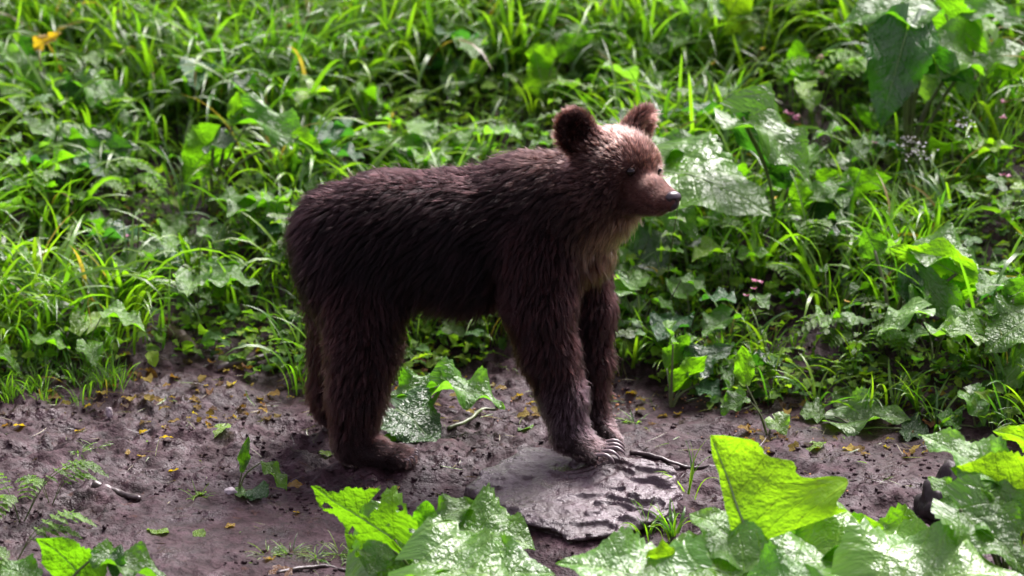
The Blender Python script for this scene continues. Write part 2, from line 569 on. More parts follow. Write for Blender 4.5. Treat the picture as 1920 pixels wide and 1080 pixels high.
def toe(p0, lat0, r0, p1, lat1, r1, o0, o1, tg):
    """a toe beside the middle one, o0 and o1 metres towards the near side"""
    a = P(p0[0], p0[1], Yc(p0[0]) + lat0) + B_LAT * o0; b = P(p1[0], p1[1], Yc(p1[0]) + lat1) + B_LAT * o1
    prim(sd_cone(a, r0 * PX, b, r1 * PX), (a + b) / 2, np.linalg.norm(b - a) / 2 + max(r0, r1) * PX + .05, .008, tg, B_FWD + DOWN * .5)
    return b

CLAWS = []
BK = -B_FWD
f_back = BK * 1.0 + DOWN * .25
f_side = BK * .8 + DOWN * .7
f_belly = BK * .5 + DOWN * 1.0
f_leg = DOWN * 1.0 + BK * .25
# torso
cone((648, 446, 0), 92, (730, 444, 0), 108, 'torso', f_side, .05, B_LAT, .92)
cone((730, 444, 0), 108, (860, 446, 0), 111, 'torso', f_side, .05, B_LAT, .95)
cone((860, 446, 0), 111, (985, 428, 0), 108, 'torso', f_side, .05, B_LAT, .92)
ell((640, 470, 0), (66, 92, 100), 'torso', f_leg + BK * .3, .05)
ell((985, 365, 0), (75, 60, 60), 'torso', f_back, .05)
ell((1010, 445, -.045), (62, 62, 108), 'torso', f_side, .05)
ell((1045, 455, .05), (55, 60, 95), 'torso', f_side, .05)
# chest and throat
cone((1040, 440, .0), 72, (1095, 470, -.01), 48, 'chest', DOWN + BK * .1, .05)
# neck
cone((1000, 386, 0), 78, (1085, 356, -.03), 70, 'neck', f_side, .05)
cone((1060, 400, -.01), 72, (1120, 370, -.05), 62, 'neck', f_side, .05)
cone((1095, 420, -.02), 48, (1150, 392, -.06), 34, 'throat', DOWN + BK * .2, .04)
# hind leg, near
ell((672, 530, -.07), (82, 52, 108), 'thigh', f_leg + BK * .2, .05)
cone((678, 575, -.08), 70, (682, 650, -.10), 58, 'leg', f_leg, .04)
cone((682, 650, -.10), 58, (668, 740, -.125), 45, 'leg', f_leg, .04)
cone((668, 740, -.125), 45, (664, 815, -.14), 36, 'leg', f_leg, .03)
cone((658, 838, -.15), 28, (700, 850, -.15), 25, 'foot', B_FWD + DOWN * .3, .025, B_LAT, 1.3)
cone((700, 850, -.15), 25, (748, 858, -.15), 16, 'foot', B_FWD + DOWN * .3, .02, B_LAT, 1.7)
for j in range(5):
    o = (j - 2) * .017
    CLAWS.append((toe((745, 855), -.15, 12, (770 - abs(j - 2) * 4, 861), -.15, 10, o, o * 1.1, 'foot'), 10, 0, .014, .0028))
# hind leg, far
ell((645, 530, .08), (66, 50, 100), 'thigh', f_leg + BK * .2, .05)
cone((640, 580, .09), 56, (636, 650, .11), 46, 'leg', f_leg, .04)
cone((636, 650, .11), 46, (622, 725, .13), 36, 'leg', f_leg, .04)
cone((622, 725, .13), 34, (622, 765, .14), 27, 'leg', f_leg, .03)
cone((622, 768, .145), 26, (680, 792, .16), 18, 'foot', B_FWD + DOWN * .3, .025, B_LAT, 1.3)
# front leg, near
cone((1012, 470, -.08), 66, (1010, 570, -.095), 55, 'leg', f_leg, .05)
cone((1010, 570, -.095), 55, (1030, 660, -.10), 45, 'leg', f_leg, .04)
cone((1030, 660, -.10), 45, (1056, 745, -.11), 36, 'leg', f_leg, .03)
cone((1056, 745, -.11), 36, (1068, 805, -.12), 33, 'wrist', f_leg, .03)
cone((1066, 822, -.125), 27, (1098, 838, -.13), 24, 'paw', B_FWD + DOWN * .4, .02, B_LAT, 1.35)
for j in range(5):
    o = (j - 2) * .019
    CLAWS.append((toe((1092, 838), -.13, 14, (1130 - abs(j - 2) * 5, 848), -.13, 11, o, o * 1.25, 'paw'), 11, o * 6, .044, .0050))
# front leg, far
cone((1085, 490, .07), 52, (1105, 580, .07), 40, 'leg', f_leg, .05)
cone((1105, 580, .07), 40, (1108, 680, .065), 31, 'leg', f_leg, .03)
cone((1108, 680, .065), 31, (1112, 770, .06), 26, 'leg', f_leg, .03)
cone((1112, 780, .06), 24, (1136, 808, .055), 19, 'paw', B_FWD + DOWN * .4, .02, B_LAT, 1.4)
for j in range(5):
    o = (j - 2) * .017
    cone((1130, 808, .055 + o), 12, (1156 - abs(j - 2) * 3, 824, .05 + o * 1.25), 10, 'paw', B_FWD + DOWN * .5, .008)
# tail
cone((592, 425, 0), 14, (578, 455, 0), 10, 'torso', DOWN, .02)

# head, in its own frame: forward, right (near side), up; photograph pixels
TH, PH, RO = math.radians(46), math.radians(2), math.radians(8)
hf = np.array([math.cos(TH) * math.cos(PH), -math.sin(TH) * math.cos(PH), -math.sin(PH)])
hr = np.cross(hf, [0, 0, 1.0]); hr /= np.linalg.norm(hr)
hu = np.cross(hr, hf)
hr, hu = hr * math.cos(RO) + hu * math.sin(RO), hu * math.cos(RO) - hr * math.sin(RO)
HR = np.array([hf, hr, hu])
HC = P(1151, 312, -.13)
def hp(f, r, u):
    return HC + (hf * f + hr * r + hu * u) * PX
def hell(p, r, tg, flow, k=.02, R=None):
    c = hp(*p)
    prim(sd_ell(c, np.array(r) * PX, HR if R is None else R), c, max(r) * PX + .04, k, tg, flow)
def hcone(p0, r0, p1, r1, tg, flow, k=.02, lat=None, sc=1.0):
    a, b = hp(*p0), hp(*p1)
    prim(sd_cone(a, r0 * PX, b, r1 * PX, lat, sc), (a + b) / 2, np.linalg.norm(b - a) / 2 + max(r0, r1) * PX * max(1, sc) + .04, k, tg, flow)
hb = -hf
hell((0, 0, 8), (80, 74, 60), 'crown', hb + hu * .15, .03)
hell((38, 0, 14), (40, 52, 36), 'brow', hb + hu * .3, .025)
for s in (-1, 1):
    hell((0, s * 48, -30), (55, 36, 48), 'cheek', hb + hr * s * .3 - hu * .45, .03)
    hell((56, s * 31, 13), (22, 20, 18), 'brow', hb + hu * .4, .012)
hcone((56, 0, -19), 35, (105, 0, -25), 26, 'muzzle', hb + hu * .1, .016)
hcone((105, 0, -25), 26, (146, 0, -31), 20, 'muzzle', hb + hu * .1, .012)
hcone((45, 0, -50), 30, (124, 0, -50), 14, 'jaw', hb - hu * .3, .015)
for s in (-1, 1):
    hell((126, s * 13, -36), (22, 13, 16), 'muzzle', hb - hu * .2, .01)
# ears: cupped discs
EARS = []
for s in (-1, 1):
    ea = hu * .80 + hr * s * .60 - hf * .08; ea /= np.linalg.norm(ea)
    en = hf * .80 + hr * s * .42 + hu * .1; en -= ea * (en @ ea); en /= np.linalg.norm(en)
    ew = np.cross(ea, en)
    ER = np.array([ea, ew, en])
    base = hp(-26, s * 68, 42)
    c = base + ea * 29 * PX
    EARS.append((c, ea, ew, en))
    prim(sd_ell(c, np.array((42, 34, 17)) * PX, ER), c, 42 * PX + .03, .012, 'ear', ea * .9 + en * -.1)
    prim(sd_cone(hp(-18, s * 50, 34), 32 * PX, base + ea * 14 * PX, 25 * PX), base, .09, .02, 'ear', ea + hb * .3)
lo = np.array([-.56, -.40, -.08]); hi = np.array([.45, .42, .95])
F = Field(lo, hi, .005)
for f, c, reach, k, tg, flow in PRIMS:
    F.add(f, c - reach - k, c + reach + k, k)
for c, ea, ew, en in EARS:      # hollow of the ear
    cc = c + en * 17 * PX + ea * 3 * PX
    F.sub(sd_ell(cc, np.array((31, 23, 13)) * PX, np.array([ea, ew, en])), cc - .07, cc + .07, .008)
for s in (-1, 1):               # eye sockets, mouth line
    cc = hp(80, s * 37, 9)
    F.sub(sd_ell(cc, np.array((8, 10, 6)) * PX, HR), cc - .03, cc + .03, .010)
    a, b = hp(88, s * 36, -47), hp(142, s * 12, -43)
    F.sub(sd_cone(a, 1.5 * PX, b, 1.5 * PX), np.minimum(a, b) - .02, np.maximum(a, b) + .02, .006)
bear_loc = np.array([-.1, -.02, 0.0])
BV, BQ = F.mesh('bear', origin=bear_loc)

TAGS = {  # root colour, tip colour, hair length m, lift, density
    'torso': ((0.00173, 0.00065, 0.00065), (0.00540, 0.00223, 0.00238), .038, .30, 1.0),
    'neck': ((0.00328, 0.00140, 0.00125), (0.01716, 0.00874, 0.00733), .036, .34, 1.0),
    'chest': ((.024, .0105, .007), (.095, .047, .029), .030, .30, 1.0),
    'throat': ((.09, .047, .025), (.34, .205, .115), .026, .30, 1.0),
    'thigh': ((0.00173, 0.00065, 0.00065), (0.00540, 0.00223, 0.00238), .036, .30, 1.0),
    'leg': ((0.00480, 0.00152, 0.00144), (0.02000, 0.00680, 0.00624), .026, .32, 1.0),
    'wrist': ((0.01700, 0.00935, 0.01063), (0.06800, 0.04590, 0.05610), .018, .28, 1.1),
    'foot': ((0.00720, 0.00304, 0.00280), (0.02560, 0.01320, 0.01240), .013, .28, 1.1),
    'paw': ((0.00935, 0.00467, 0.00451), (0.04420, 0.02805, 0.03060), .013, .28, 1.1),
    'crown': ((.022, .010, .008), (.165, .094, .074), .024, .36, 1.2),  # paler than the cheeks: partly own tone, partly light from above painted in
    'brow': ((.036, .016, .012), (.175, .090, .071), .013, .28, 1.8),
    'cheek': ((0.00723, 0.00306, 0.00255), (0.03230, 0.01530, 0.01147), .024, .34, 1.3),
    'muzzle': ((.055, .023, .017), (.135, .064, .048), .0058, .24, 2.6),
    'jaw': ((.014, .0062, .0048), (.046, .0235, .0170), .009, .25, 2.0),
    'ear': ((.012, .0048, .004), (.070, .032, .025), .019, .42, 1.8),
}
tnames = list(TAGS)

def fur_fields(p, n):
    """blend tag weights and flow over the primitives near each point"""
    W = np.zeros((len(p), len(tnames))); FL = np.zeros((len(p), 3))
    for f, c, reach, k, tg, flow in PRIMS:
        sel = np.where(np.linalg.norm(p - c, axis=1) < reach + .05)[0]
        if len(sel) == 0: continue
        d = f(p[sel])
        w = np.exp(-np.clip(np.abs(d), 0, 1) / .010)
        W[sel, tnames.index(tg)] += w
        FL[sel] += w[:, None] * flow
    W /= W.sum(1, keepdims=True) + 1e-9
    FL -= n * (FL * n).sum(1, keepdims=True)
    FL /= np.linalg.norm(FL, axis=1, keepdims=True) + 1e-6
    return W, FL

def skin_material():
    t = NT('bear_skin')
    a = t.n('ShaderNodeAttribute', attribute_name='tint')
    p = t.n('ShaderNodeBsdfPrincipled', Roughness=.7); t.set(p.inputs['Base Color'], a.outputs['Color'])
    p.inputs['Specular IOR Level'].default_value = .2
    return t.done(p)

def fur_material():
    t = NT('bear_fur')
    a = t.n('ShaderNodeAttribute', attribute_name='root'); b = t.n('ShaderNodeAttribute', attribute_name='tip')
    i = t.n('ShaderNodeHairInfo')
    k = t.ramp(i.outputs['Intercept'], [(.25, 0.0), (.95, 1.0)])
    c = t.mix(k, a.outputs['Color'], b.outputs['Color'])
    h = t.n('ShaderNodeBsdfHairPrincipled', parametrization='COLOR', Roughness=.28, Coat=.0)
    h.inputs['IOR'].default_value = 1.25
    h.inputs['Radial Roughness'].default_value = .5
    h.inputs['Random Roughness'].default_value = .3
    t.set(h.inputs['Color'], c)
    return t.done(h)

M['skin'] = skin_material(); M['fur'] = fur_material()
M['nose'] = plain('nose_leather', (.022, .017, .020), .32, .6, bump=.5, scale=260, bd=.001)
t = NT('eye'); M['eye'] = t.done(t.n('ShaderNodeBsdfPrincipled', Roughness=.1, **{'Base Color': (.004, .0025, .002), 'Specular IOR Level': .3}))
M['claw'] = plain('claw_horn', (.20, .155, .16), .3, .5, var=.5, scale=60, bump=.1)

def smooth_mesh(V, Q, it, lam=.5):
    e = np.concatenate([Q[:, [0, 1]], Q[:, [1, 2]], Q[:, [2, 3]], Q[:, [3, 0]]])
    e = np.concatenate([e, e[:, ::-1]])
    deg = np.bincount(e[:, 0], minlength=len(V))[:, None]
    for k in range(it):
        s = np.stack([np.bincount(e[:, 0], V[e[:, 1], a], len(V)) for a in range(3)], 1) / deg
        V = V + lam * (s - V)
    return V

BV = smooth_mesh(BV, BQ, 2)
def face_data(V, Q):
    a, b, c, d = (V[Q[:, k]] for k in range(4))
    n = np.cross(c - a, d - b); L = np.linalg.norm(n, axis=1)
    return n / (L[:, None] + 1e-12), L / 2
FN, FA = face_data(BV, BQ)
if (FN * (BV[BQ].mean(1) - BV.mean(0))).sum() < 0:
    BQ = BQ[:, ::-1]; FN = -FN
VN = np.stack([np.bincount(BQ.ravel(), np.repeat(FN[:, a] * FA, 4), len(BV)) for a in range(3)], 1)
VN /= np.linalg.norm(VN, axis=1, keepdims=True) + 1e-12
VW, VF = fur_fields(BV + bear_loc, VN)
rootc = np.array([TAGS[k][0] for k in tnames]); tipc = np.array([TAGS[k][1] for k in tnames])
flen = np.array([TAGS[k][2] for k in tnames]); flift = np.array([TAGS[k][3] for k in tnames]); fden = np.array([TAGS[k][4] for k in tnames])
bear = empty('bear_cub', bear_loc, 'young brown bear standing on the mud path with front paws on the flat stone', 'bear')
obj('body', mesh_arrays('bear_body', BV, BQ, cols=VW @ rootc), M['skin'], bear)

def make_fur(N):
    dens = (VW @ fden)[BQ].mean(1) * FA
    nose_c = hp(159, 0, -29) - bear_loc
    ctr = BV[BQ].mean(1)
    dens[np.linalg.norm(ctr - nose_c, axis=1) < .021] = 0
    for s in (-1, 1):
        dens[np.linalg.norm(ctr - (hp(77, s * 36, 9) - bear_loc), axis=1) < .0080] = 0
    fi = rng.choice(len(BQ), N, p=dens / dens.sum())
    u, v = rng.random((2, N, 1))
    q = BV[BQ[fi]]; 
    def bl(A):
        A = A[BQ[fi]]
        return (A[:, 0] * (1 - u) + A[:, 1] * u) * (1 - v) + (A[:, 3] * (1 - u) + A[:, 2] * u) * v
    p = bl(BV); n = bl(VN); n /= np.linalg.norm(n, axis=1, keepdims=True)
    W = bl(VW); fl = bl(VF)
    wp = p + bear_loc
    # swirl the flow a little so that the coat is uneven
    sw = np.stack([fbm(wp[:, 0], wp[:, 1], wp[:, 2], f=16, octaves=2, seed=s) for s in (50, 60, 70)], 1)
    fl = fl + .34 * sw; fl -= n * (fl * n).sum(1, keepdims=True); fl /= np.linalg.norm(fl, axis=1, keepdims=True) + 1e-6
    L = (W @ flen)[:, None] * rng.uniform(.55, 1.2, (N, 1)) * (1 + .18 * sw[:, :1])
    # ruff along the withers and belly fringe
    up = np.clip(n[:, 2:3], 0, 1); dn = np.clip(-n[:, 2:3], 0, 1)
    torso = W[:, [tnames.index('torso')]]
    L = L * (1 + .5 * dn * torso) * np.where(rng.random((N, 1)) < .05, 1.35, 1)
    lift = (W @ flift)[:, None] * rng.uniform(.6, 1.5, (N, 1)) * (1 + .25 * sw[:, 1:2])
    fly = rng.random((N, 1)) < .07
    lift = np.clip(np.where(fly, lift * 2.3, lift), .05, .92)
    shortk = np.clip((L - .008) / .02, 0, 1)
    K = 5
    s = np.linspace(0, 1, K)[None, :, None]
    dirn = n * lift[:, :] + fl * np.sqrt(np.clip(1 - lift ** 2, .1, 1))
    dirn /= np.linalg.norm(dirn, axis=1, keepdims=True)
    rnd = rng.normal(0, .16, (N, 3))
    end = dirn + rnd
    pts = p[:, None] + (n * .5 + dirn * .5)[:, None] * (L[:, None] * s * (1 - .5 * s)) + end[:, None] * (L[:, None] * s * s * .5) + np.array([0, 0, -1.0]) * (L * .22)[:, None] * s ** 2.2 * shortk[:, None]
    # clumping of the wet coat
    nc = N // 22
    ci = rng.choice(N, nc, replace=False)
    kd = kdtree.KDTree(nc)
    for k, i in enumerate(ci): kd.insert(p[i], k)
    kd.balance()
    near = np.array([kd.find(x)[1] for x in p])
    rel = pts[ci] - p[ci][:, None]
    cp = pts[ci][near]
    far = np.linalg.norm(p - p[ci][near], axis=1)
    amt = rng.uniform(.45, .95, nc)[near][:, None, None] * shortk[:, None] * np.clip(1.3 - far / .02, 0, 1)[:, None, None]
    cent = p[ci][near][:, None] + rel[near] * (L / (L[ci][near] + 1e-6))[:, None]
    pts = pts + (cent - pts) * amt * s ** 1.3
    # colour
    rc = (W @ rootc) * rng.uniform(.7, 1.35, (N, 1)); tc = W @ tipc
    cl = (rng.uniform(.3, 1.0, (nc, 1)) ** 1.5 * 2.2)[near]  # tip tone varies by clump, painting wet-strand highlights into the colour
    tc = tc * cl * rng.uniform(.6, 1.4, (N, 1))
    for s in (-1, 1):
        dk = np.clip(1.25 - np.linalg.norm(wp - hp(78, s * 36, 7), axis=1) / .018, 0, 1)[:, None] * .9
        rc = rc * (1 - dk) + np.array((.006, .0035, .003)) * dk; tc = tc * (1 - dk) + np.array((.010, .006, .005)) * dk
    dk = np.clip(1.4 - np.linalg.norm(wp - hp(155, 0, -35), axis=1) / .024, 0, 1)[:, None] * .85
    rc = rc * (1 - dk) + np.array((.010, .006, .006)) * dk; tc = tc * (1 - dk) + np.array((.018, .011, .011)) * dk
    for s in (-1, 1):                              # dark lips
        a, b = hp(84, s * 37, -48), hp(146, s * 12, -45)
        tt = np.clip(((wp - a) @ (b - a)) / ((b - a) @ (b - a)), 0, 1)
        dk = np.clip(1.3 - np.linalg.norm(wp - a - tt[:, None] * (b - a), axis=1) / .0065, 0, 1)[:, None] * .9
        rc = rc * (1 - dk) + np.array((.004, .002, .002)) * dk; tc = tc * (1 - dk) + np.array((.006, .0035, .0035)) * dk
    g = rng.random(N) < .022                        # pale-tipped guard hairs, paled further to paint in wet glints
    tc[g] = tc[g] * 2.4 + np.array((.022, .016, .018))
    thick = np.where(g | fly[:, 0], 1.6, 1.0)
    return pts, rc, tc, W, L, thick

def curves_object(name, pts, rc, tc, r0, mat, parent):
    N, K, _ = pts.shape
    h = bpy.data.hair_curves.new(name)
    h.add_curves([K] * N)
    h.attributes['position'].data.foreach_set('vector', pts.astype(np.float32).ravel())
    rad = h.attributes.new('radius', 'FLOAT', 'POINT')
    prof = np.array([1, .95, .8, .55, .15])[None] * r0[:, None]
    rad.data.foreach_set('value', prof.astype(np.float32).ravel())
    for nm, cc in (('root', rc), ('tip', tc)):
        a = h.attributes.new(nm, 'FLOAT_COLOR', 'CURVE')
        c4 = np.ones((N, 4), np.float32); c4[:, :3] = cc
        a.data.foreach_set('color', c4.ravel())
    h.materials.append(mat)
    o = bpy.data.objects.new(name, h)
    C.objects.link(o)
    o.parent = parent
    return o

FURN = 240000
pts, rc, tc, W, L, thick = make_fur(FURN)
curves_object('fur', pts, rc, tc, np.clip(L[:, 0] * .018, .00016, .00042) * thick, M['fur'], bear)

# nose, eyes, claws
def part_field(name, prims, vox, mat, parent, loc, pad=.01, k=.004, subs=()):
    cs = np.array([c for _, c, _ in prims]); rs = np.array([r for _, _, r in prims])
    lo = (cs - rs[:, None]).min(0) - pad; hi = (cs + rs[:, None]).max(0) + pad
    F = Field(lo, hi, vox)
    for f, c, r in prims: F.add(f, lo, hi, k)
    for f in subs: F.sub(f, lo, hi, .003)
    v, q = F.mesh(name, origin=loc)
    v = smooth_mesh(v, q, 1)
    n, a = face_data(v, q)
    if (n * (v[q].mean(1) - v.mean(0))).sum() < 0: q = q[:, ::-1]
    return obj(name, mesh_arrays(name, v, q), mat, parent)

nose = [(sd_ell(hp(155, 0, -24), np.array((12, 18, 12)) * PX, HR), hp(155, 0, -24), .02),
        (sd_ell(hp(157, 0, -35), np.array((9, 11, 12)) * PX, HR), hp(157, 0, -35), .015)]
subs = [sd_ell(hp(165, s * 8, -29), np.array((6, 4, 3.4)) * PX, HR) for s in (-1, 1)]
part_field('nose', nose, .0012, M['nose'], bear, bear_loc, subs=subs)
for s in (-1, 1):
    c = hp(74, s * 35, 8)
    part_field('eye', [(sd_ell(c, np.array((9.5, 9.5, 9)) * PX, HR), c, .015)], .001, M['eye'], bear, bear_loc)

def claw(base, dirv, L, r):
    d = np.asarray(dirv, float); d /= np.linalg.norm(d)
    ctrl = [base - d * .006, base + d * L * .45 + np.array([0, 0, .006]), base + d * L * .85 - np.array([0, 0, .002]), base + d * L - np.array([0, 0, .012])]
    p = smooth_path(ctrl, 8)
    v, q = tube(p - bear_loc, np.array([1, 1, .95, .88, .75, .58, .38, .1]) * r, 8)
    obj('claw', mesh_arrays('claw', v, q), M['claw'], bear)
for p, r, fan, L, cr in CLAWS:
    claw(p + B_FWD * r * PX * .6 + np.array([0, 0, r * PX * .55]), B_FWD + B_LAT * fan, L, cr)
# ------------------------------------------------------------------ plant materials
def leaf_material(name, attr):
    t = NT(name)
    uv = t.n('ShaderNodeUVMap', uv_map='leaf').outputs[0]
    sep = t.n('ShaderNodeSeparateXYZ'); t.set(sep.inputs[0], uv)
    u = t.math('ABSOLUTE', t.math('SUBTRACT', sep.outputs[0], .5))
    v = sep.outputs[1]
    q = t.math('SUBTRACT', t.math('MULTIPLY', v, 7.0), t.math('MULTIPLY', u, 5.0))
    side = t.math('ABSOLUTE', t.math('SUBTRACT', t.math('FRACT', q), .5))         # .5 on a side vein
    sidev = t.ramp(side, [(.41, 0.0), (.49, 1.0)])
    mid = t.ramp(u, [(.006, 1.0), (.028, 0.0)])
    vein = t.math('MAXIMUM', mid, t.math('MULTIPLY', sidev, .7))
    obi = t.n('ShaderNodeObjectInfo')
    loc = t.n('ShaderNodeVectorMath', operation='MULTIPLY_ADD')
    t.set(loc.inputs[0], uv); loc.inputs[1].default_value = (9, 9, 9)
    cmb = t.n('ShaderNodeCombineXYZ'); t.set(cmb.inputs[2], t.math('MULTIPLY', obi.outputs['Random'], 40.0)); t.set(loc.inputs[2], cmb.outputs[0])
    blotch = t.noise(loc.outputs[0], .5, 4, .6)
    vor = t.n('ShaderNodeTexVoronoi', feature='DISTANCE_TO_EDGE', Scale=3.2); t.set(vor.inputs['Vector'], loc.outputs[0])
    net = t.ramp(vor.outputs['Distance'], [(.0, 0.0), (.16, 1.0)])
    base = obi.outputs['Color'] if attr == 'object' else t.n('ShaderNodeAttribute', attribute_name='tint').outputs['Color']
    c = t.mix(t.ramp(blotch, [(.35, 0.0), (.7, .55)]), base, t.mix(1.0, base, (1.35, 1.25, .8), 'MULTIPLY'))
    spots = t.noise(loc.outputs[0], 2.2, 3, .5)
    c = t.mix(t.ramp(spots, [(.70, 0.0), (.76, .75)]), c, (.10, .075, .02))
    c = t.mix(t.math('MULTIPLY', vein, .75), c, t.mix(1.0, c, (1.9, 1.7, 1.6), 'MULTIPLY'))
    h = t.math('ADD', t.math('MULTIPLY', net, .16), t.math('MULTIPLY', t.math('SUBTRACT', 1.0, vein), .8))
    nrm = t.bump(h, .55, .005)
    nrm = t.bump(t.noise(loc.outputs[0], .9, 3), .55, .03, nrm)
    bf = t.n('ShaderNodeNewGeometry').outputs['Backfacing']
    rough = t.math('ADD', .27, t.math('MULTIPLY', bf, .3))
    p = t.n('ShaderNodeBsdfPrincipled', Roughness=rough, Normal=nrm)
    t.set(p.inputs['Base Color'], c)
    t.set(p.inputs['Specular IOR Level'], t.math('SUBTRACT', .95, t.math('MULTIPLY', bf, .7)))
    tr = t.n('ShaderNodeBsdfTranslucent', Normal=nrm)
    tc = t.mix(1.0, c, (1.9, 2.1, .55), 'MULTIPLY')
    tc = t.mix(t.math('MULTIPLY', vein, .95), tc, t.mix(1.0, tc, (.30, .40, .3), 'MULTIPLY'))
    tc = t.mix(t.math('MULTIPLY', t.math('SUBTRACT', 1.0, net), .45), tc, t.mix(1.0, tc, (.45, .55, .4), 'MULTIPLY'))
    t.set(tr.inputs['Color'], tc)
    mx = t.n('ShaderNodeMixShader'); mx.inputs[0].default_value = .48
    t.t.links.new(p.outputs[0], mx.inputs[1]); t.t.links.new(tr.outputs[0], mx.inputs[2])
    return t.done(mx)

def grass_material():
    t = NT('grass_blade')
    a = t.n('ShaderNodeAttribute', attribute_name='tint').outputs['Color']
    uv = t.n('ShaderNodeUVMap', uv_map='leaf').outputs[0]
    sep = t.n('ShaderNodeSeparateXYZ'); t.set(sep.inputs[0], uv)
    rib = t.math('SINE', t.math('MULTIPLY', sep.outputs[0], 44.0))
    nrm = t.bump(rib, .25, .0008)
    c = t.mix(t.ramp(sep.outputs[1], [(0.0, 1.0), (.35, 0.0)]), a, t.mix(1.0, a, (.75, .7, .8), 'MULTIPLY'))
    p = t.n('ShaderNodeBsdfPrincipled', Roughness=.27, Normal=nrm)
    t.set(p.inputs['Base Color'], c); p.inputs['Specular IOR Level'].default_value = .9
    tr = t.n('ShaderNodeBsdfTranslucent'); t.set(tr.inputs['Color'], t.mix(1.0, c, (1.9, 2.1, .6), 'MULTIPLY'))
    mx = t.n('ShaderNodeMixShader'); mx.inputs[0].default_value = .45
    t.t.links.new(p.outputs[0], mx.inputs[1]); t.t.links.new(tr.outputs[0], mx.inputs[2])
    return t.done(mx)

M['leaf'] = leaf_material('broad_leaf', 'object')
M['herb'] = leaf_material('herb_leaf', 'tint')
M['grass'] = grass_material()
M['stem'] = plain('plant_stem', (.085, .13, .03), .4, .5, scale=25, bump=.1, col2=(.05, .055, .02))
M['rib'] = plain('leaf_rib', (.17, .27, .09), .4, .5, scale=25, bump=.0, col2=(.12, .22, .06))
M['twig'] = plain('wet_wood', (.075, .058, .055), .38, .5, scale=45, bump=.7, col2=(.022, .015, .013))
M['wood'] = plain('old_wood', (.16, .11, .075), .5, .4, scale=30, bump=.7, col2=(.035, .024, .018))
M['pebble'] = plain('pale_pebble', (.36, .32, .33), .4, .5, scale=50, bump=.3)
M['rock'] = plain('dark_rock', (.022, .016, .015), .55, .4, scale=30, bump=.8, col2=(.008, .006, .006))

# ------------------------------------------------------------------ leaves
PROF = {
    'fan': ([0, .1, .3, .5, .7, .85, .94, 1], [.90, 1, .86, .63, .45, .30, .17, .0], .0),
    'heart': ([0, .025, .06, .10, .17, .27, .42, .62, .8, .92, 1], [.14, .42, .66, .82, .95, 1, .90, .64, .36, .15, .0], .30),
    'long': ([0, .08, .2, .38, .55, .72, .86, .95, 1], [.16, .48, .82, 1, .95, .74, .44, .2, .0], .04),
    'oval': ([0, .06, .16, .32, .5, .7, .86, .95, 1], [.25, .62, .9, 1, .95, .75, .46, .24, .03], .06),
}
def leaf_shape(kind='heart', seed=0, fold=.25, curl=.3, ruffle=.05, nu=13, nv=40, teeth=17, tooth=.07, asym=(1, 1), holes=0, wave=.03):
    """unit leaf: midrib along +x from 0 to 1, width 1 across y, top side +z"""
    vs, ws, lobe = PROF[kind]
    u = np.linspace(-1, 1, nu); v = np.linspace(0, 1, nv)
    U, Vv = np.meshgrid(u, v, indexing='ij')
    w = np.interp(Vv, vs, ws) * .5
    saw = (Vv * teeth + .15 * seed) % 1.0
    w = w * (1 + tooth * (saw - .5) * 2 * np.abs(U) ** 3 * (1 + .8 * vnoise(Vv * 5 + seed, np.sign(U) * 2.0, seed=seed + 9))) * (1 + .07 * vnoise(Vv * 4 + seed, np.sign(U) * 3.3 + seed, seed=seed) + .07 * np.abs(U) ** 2 * vnoise(Vv * 13 + seed, np.sign(U) * 3.3 + seed, seed=seed + 1))
    if kind == 'fan': w = w * (1 + .16 * vnoise(Vv * 7 + 2.3, np.sign(U) * 2.0, seed=61))
    w = w * np.where(U < 0, asym[0], asym[1])
    x = Vv - lobe * np.abs(U) ** 1.6 * (1 - Vv) ** 4
    y = U * w
    ph = seed * 1.7
    z = fold * np.abs(y) - curl * (x - .0) ** 2 * .55 + curl * .55 * x * .35
    z = z + ruffle * np.abs(U) ** 2 * np.sin(Vv * 13 + ph + np.sign(U) * 1.3) * (w + .05) * 2
    q = Vv * 7 - np.abs(U) * 2.5
    z = z + .012 * np.abs(np.sin(np.pi * q)) * (1 - np.abs(U) ** 4) * np.clip(w * 4, 0, 1)
    z = z + wave * vnoise(x * 3.1 + seed, y * 3.1, seed=seed + 3)
    V3 = np.stack([x, y, z], -1).reshape(-1, 3)
    uv = np.stack([U * .5 * np.clip(w * 2.2, .12, 1) + .5, Vv], -1).reshape(-1, 2)
    Q = grid_quads(nu, nv)[:, ::-1]
    if holes:
        cen = V3[Q].mean(1)
        h = vnoise(cen[:, 0] * 8 + seed, cen[:, 1] * 8, seed=seed + 8)
        uu = np.abs(uv[Q][:, :, 0].mean(1) - .5)
        Q = Q[(h < 1 - holes) | (uu < .05)]
    return V3, Q, uv

_leaf_cache = {}
def leaf_mesh(**kw):
    key = repr(sorted(kw.items()))
    if key not in _leaf_cache:
        v, q, uv = leaf_shape(**kw)
        # orient faces so that the top side is +z
        n, a = face_data(v, q)
        if n[:, 2].mean() < 0: q = q[:, ::-1]
        _leaf_cache[key] = mesh_arrays('leaf', v, q, uvs=uv)
    return _leaf_cache[key]

COLS = {
    'mid': (.064, .175, .014), 'dark': (.022, .080, .012), 'bright': (.092, .235, .013), 'lime': (.140, .275, .016),
    'yellow': (.30, .20, .025), 'blue': (.032, .120, .034), 'pale': (.11, .235, .050), 'brown': (.12, .055, .02),
}
def norm(a): return a / (np.linalg.norm(a) + 1e-9)
TO_CAM = norm(CAM - AIM)
HEROS = []       # leaf centres, used to thin the grass

